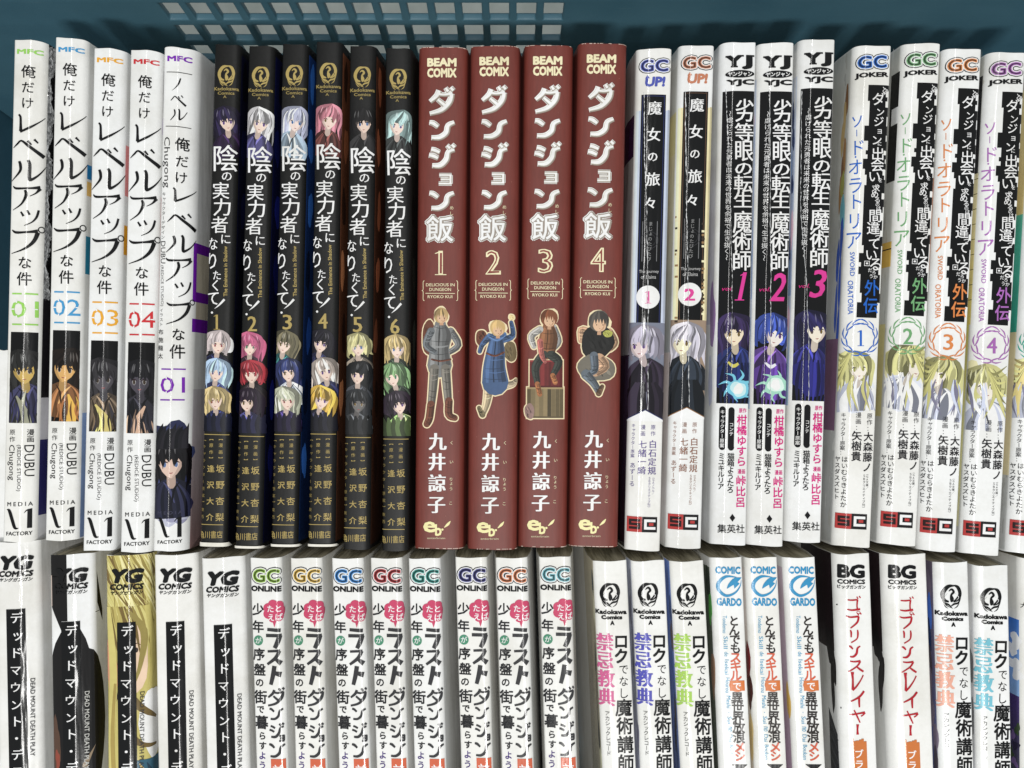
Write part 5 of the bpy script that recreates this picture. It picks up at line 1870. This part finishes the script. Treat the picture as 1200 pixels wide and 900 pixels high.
ii_ = [(((206, 100, 148), (206, 196, 168), (40, 60, 70), 0), (714.5, 658), 725.5, 'slim white comic with bird emblem and pink kanji'),
       (((84, 84, 176), (190, 196, 214), (150, 150, 176), 0), (759.5, 658), 770.5, 'slim white comic with bird emblem and indigo kanji'),
       (((166, 204, 96), (120, 150, 220), (96, 84, 70), 0), (804.5, 658), 817.5, 'slim white comic with bird emblem and lime green kanji'),
       (((232, 172, 152), (110, 100, 116), (70, 110, 190), 0), (1114.5, 659), 1121.5, 'slim white comic with bird emblem and salmon kanji'),
       (((120, 190, 208), (226, 226, 228), (210, 212, 218), 0), (1162, 663), 1166, 'slim white comic with bird emblem and pale blue kanji')]
for i, (v, t_, xb, lb) in enumerate(ii_):
    a, b = low(t_, xb)
    B_('comic_book', lb, gI, PI, 'white', fn_i, refI, v, a, b, {'seed': i})
gJ = 'slim volumes with blue brush ring logo'
refJ = (893, 654, 904.5, 900)
jj = [(((90, 100, 84), (60, 60, 62), [(60, 6, 20, 5, (90, 170, 80)), (30, 10, 20, 6, (50, 60, 50)), (140, 6, 26, 6, (150, 120, 96))]), (851.5, 654), 862.5, 'brush-ring comic with green and dark cover side, beside the lime kanji volume'),
      (((226, 218, 214), (206, 190, 150), [(130, 6, 30, 6, (120, 40, 44)), (160, 4, 22, 5, (70, 34, 30)), (215, 6, 26, 6, (220, 196, 140))]), (893, 654), 904.5, 'brush-ring comic with cream and dark red cover side, middle one'),
      (((206, 190, 200), (160, 110, 160), [(170, 4, 22, 4, (214, 176, 90))]), (937.5, 654), 949.8, 'brush-ring comic with purple cover side, left of the red brush titles')]
for i, (v, t_, xb, lb) in enumerate(jj):
    a, b = low(t_, xb)
    B_('comic_book', lb, gJ, PJ, 'white', fn_j, refJ, v, a, b, {'seed': i})
gK = 'thick white volumes with red brush title'
a, b = low((999.5, 650), 1008.5)
B_('comic_book', 'narrower of the two white comics with red brush title', gK, PK1, 'white', fn_k, (1001.5, 650, 1010.5, 900), 'one', a, b, {'seed': 1})
a, b = low((1060.5, 650), 1069.5)
B_('comic_book', 'wider of the two white comics with red brush title', gK, PK2, 'white', fn_k, (1003.5, 650, 1012.5, 900), 'two', a, b, {'seed': 2})
a, b = low((1217, 655), 1218)
B_('comic_book', 'white comic with blue sky and violet meadow on its cover side, lower right edge', None, PN, 'white', fn_n, (1217, 655, 1218, 900), None, a, b, {'seed': 3})


# ------------------------------------------------------------------ film details
def film_seam_reflection(parent_name_filter, prof, ref, pts, width=.55, seed=0):
    """raised crease of the plastic wrap down the spine, its reflection streak modelled in white"""
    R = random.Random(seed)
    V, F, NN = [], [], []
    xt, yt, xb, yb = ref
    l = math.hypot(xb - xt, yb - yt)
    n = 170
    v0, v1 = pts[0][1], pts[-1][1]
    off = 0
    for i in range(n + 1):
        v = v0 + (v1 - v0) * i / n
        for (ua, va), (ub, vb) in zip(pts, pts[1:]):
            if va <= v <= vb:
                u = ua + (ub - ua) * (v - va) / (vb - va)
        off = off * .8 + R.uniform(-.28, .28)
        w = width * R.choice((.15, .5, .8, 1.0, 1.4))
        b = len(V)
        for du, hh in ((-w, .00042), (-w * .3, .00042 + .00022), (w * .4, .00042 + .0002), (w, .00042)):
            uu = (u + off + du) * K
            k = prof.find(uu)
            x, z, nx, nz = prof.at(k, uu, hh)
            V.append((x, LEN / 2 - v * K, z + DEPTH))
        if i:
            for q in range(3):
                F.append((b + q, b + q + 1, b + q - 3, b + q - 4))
    return mesh_obj('crease_reflection', V, F, M['crease'], parent_name_filter)


books = [o for o in bpy.data.objects if o.type == 'EMPTY']


def by_label(s_):
    return [o for o in books if s_ in o['label']][0]


film_seam_reflection(by_label('pink 1 on a white'), PD, refD, [(-9.6, 52), (-8, 120), (-4, 194), (0, 290), (3, 424)], seed=1, width=.4)
film_seam_reflection(by_label('pink 2 on a white'), PD, refD, [(-11, 54), (-9, 120), (-6, 197), (-2, 290), (2.6, 424)], seed=2, width=.4)
film_seam_reflection(by_label('slanted pink 1'), PE, refE, [(-12, 56), (-8.5, 130), (-5, 191), (-1, 290), (0, 390)], seed=3, width=.34)
film_seam_reflection(by_label('slanted pink 2'), PE, refE, [(-6, 56), (-5, 90), (-2.4, 190), (0, 290), (3, 424)], seed=4, width=.36)
film_seam_reflection(by_label('slanted pink 3'), PE, refE, [(-15, 60), (-13, 200), (-4, 290), (0, 350), (2, 424)], seed=5, width=.28)


def crumple(parent, prof):
    R = random.Random(4)
    V, F = [], []
    n, m = 130, 9
    w = prof.w / 2
    for i in range(n + 1):
        v = 3 + 300 * i / n
        edge = 7 + 3.5 * math.sin(v * .09) + 2 * math.sin(v * .23 + 1)
        for j in range(m + 1):
            uu = w - .4 * K + edge * K * j / m
            k = prof.find(uu)
            x, z, nx, nz = prof.at(k, uu, .0003 + R.random() * .0009)
            V.append((x, LEN / 2 - v * K + R.uniform(-1, 1) * .0004, z + DEPTH))
        if i:
            a = i * (m + 1)
            for j in range(m):
                F.append((a + j, a + j + 1, a + j - m, a + j - m - 1))
    return mesh_obj('crumpled_film', V, F, M['film'], parent)


crumple(by_label('pale green 01'), PA)

# the slim booklet leaning deeper at the far left
sb = place('booklet', 'thin white booklet standing low between the green 01 comic and the basket side', None, .006, (-2, 410), (-14, 1000), cat='booklet', dz=-.003)
PS = Profile(px(15), .0010, .0010, KN_H)
sb.location.y += 0
cm = cover_mesh(PS, M['white'], sb, 2)
pm = pages_mesh(PS, sb)


# ------------------------------------------------------------------ the basket
def box(V, F, x0, y0, z0, x1, y1, z1):
    b = len(V)
    V += [(x0, y0, z0), (x1, y0, z0), (x1, y1, z0), (x0, y1, z0), (x0, y0, z1), (x1, y0, z1), (x1, y1, z1), (x0, y1, z1)]
    F += [(b, b + 3, b + 2, b + 1), (b + 4, b + 5, b + 6, b + 7), (b, b + 1, b + 5, b + 4), (b + 1, b + 2, b + 6, b + 5), (b + 2, b + 3, b + 7, b + 6), (b + 3, b, b + 4, b + 7)]


basket = bpy.data.objects.new('plastic_basket', None)
col.objects.link(basket)
basket.location = (0, -0.055, 0.003)
basket['label'] = 'dark teal plastic basket with a lattice of openings in its back wall, behind the books'
basket['category'] = 'basket'
BX0, BX1 = -0.262, 0.262
TAN = math.tan(math.radians(7))
ZT = ZS + 0.010            # rim height
YB = 0.1545                # back wall inner face at the spine plane
YF = -0.262


def back_wall():
    """lattice sheet built from solid bars, leaning back by 7 degrees, bevelled"""
    bm = bmesh.new()
    holes_x0, pitch, hw = -0.1405, 0.01095, 0.0079
    ncol = 15
    zt_first, vp, vh = ZS - 0.0295, 0.0150, 0.0112
    nrow = 7
    xs = [BX0]
    for i in range(ncol):
        xs += [holes_x0 + i * pitch, holes_x0 + i * pitch + hw]
    xs += [BX1]
    zs = [0.0]
    rows = [(zt_first - k * vp - vh, zt_first - k * vp) for k in range(-1, nrow)][::-1]
    for a, b in rows:
        zs += [a, b]
    zs += [ZT]
    T = 0.0032
    vid = {}

    def vert(x, z, k):
        key = (round(x, 6), round(z, 6), k)
        if key not in vid:
            vid[key] = bm.verts.new((x, (z - ZS) * TAN + YB + (T if k else 0), z))
        return vid[key]
    solid = lambda i, j: not (i % 2 == 1 and j % 2 == 1 and 0 < i < len(xs) - 2 and 0 < j < len(zs) - 2)
    for i in range(len(xs) - 1):
        for j in range(len(zs) - 1):
            if not solid(i, j):
                continue
            x0, x1, z0, z1 = xs[i], xs[i + 1], zs[j], zs[j + 1]
            bm.faces.new((vert(x0, z0, 0), vert(x1, z0, 0), vert(x1, z1, 0), vert(x0, z1, 0)))
            bm.faces.new((vert(x1, z0, 1), vert(x0, z0, 1), vert(x0, z1, 1), vert(x1, z1, 1)))
            for (di, dj, a, b) in ((-1, 0, (x0, z1), (x0, z0)), (1, 0, (x1, z0), (x1, z1)), (0, -1, (x0, z0), (x1, z0)), (0, 1, (x1, z1), (x0, z1))):
                ni, nj = i + di, j + dj
                if ni < 0 or nj < 0 or ni >= len(xs) - 1 or nj >= len(zs) - 1 or not solid(ni, nj):
                    try:
                        bm.faces.new((vert(*b, 0), vert(*a, 0), vert(*a, 1), vert(*b, 1)))
                    except ValueError:
                        pass
    bmesh.ops.recalc_face_normals(bm, faces=bm.faces)
    es = [e for e in bm.edges if len(e.link_faces) == 2 and e.calc_face_angle(0) > .5]
    bmesh.ops.bevel(bm, geom=es, offset=0.0007, segments=2, affect='EDGES', profile=.6, clamp_overlap=True)
    me = bpy.data.meshes.new('lattice_wall')
    bm.to_mesh(me)
    bm.free()
    me.materials.append(M['teal'])
    me.polygons.foreach_set('use_smooth', [True] * len(me.polygons))
    o = bpy.data.objects.new('lattice_wall', me)
    col.objects.link(o)
    o.parent = basket
    o.location = (0, .055, 0)
    return o


back_wall()
zb = 0.0


def simple(name, boxes):
    V, F = [], []
    for b in boxes:
        box(V, F, *b)
    o = mesh_obj(name, V, F, M['teal'], basket)
    o.location = (0, .055, 0)
    md = o.modifiers.new('bevel', 'BEVEL')
    md.width = .0015
    md.segments = 3
    return o


yb0 = YB - ZS * TAN
simple('side_wall', [(BX0 - .004, YF, 0, BX0 - .0005, yb0 + .02, ZT)])
simple('side_wall', [(BX1 + .0005, YF, 0, BX1 + .004, yb0 + .02, ZT)])
simple('front_wall', [(BX0 - .004, YF - .0045, 0, BX1 + .004, YF - .0005, ZT)])
simple('basket_floor', [(BX0, YF, .0005, BX1, yb0 - .0005, .004)])
simple('rim', [(BX0 - .012, YF - .014, ZT + .0005, BX0 - .0045, YB + .012, ZT + .006), (BX1 + .0045, YF - .014, ZT + .0005, BX1 + .012, YB + .012, ZT + .006),
               (BX0 - .004, YF - .014, ZT + .0005, BX1 + .004, YF - .005, ZT + .006), (BX0 - .004, YB + .006, ZT + .0005, BX1 + .004, YB + .012, ZT + .006)])

V, F = [], []
box(V, F, -1.2, -1.2, -.03, 1.2, 1.2, 0)
tb_ = mesh_obj('table', V, F, M['table'])
tb_['kind'] = 'structure'
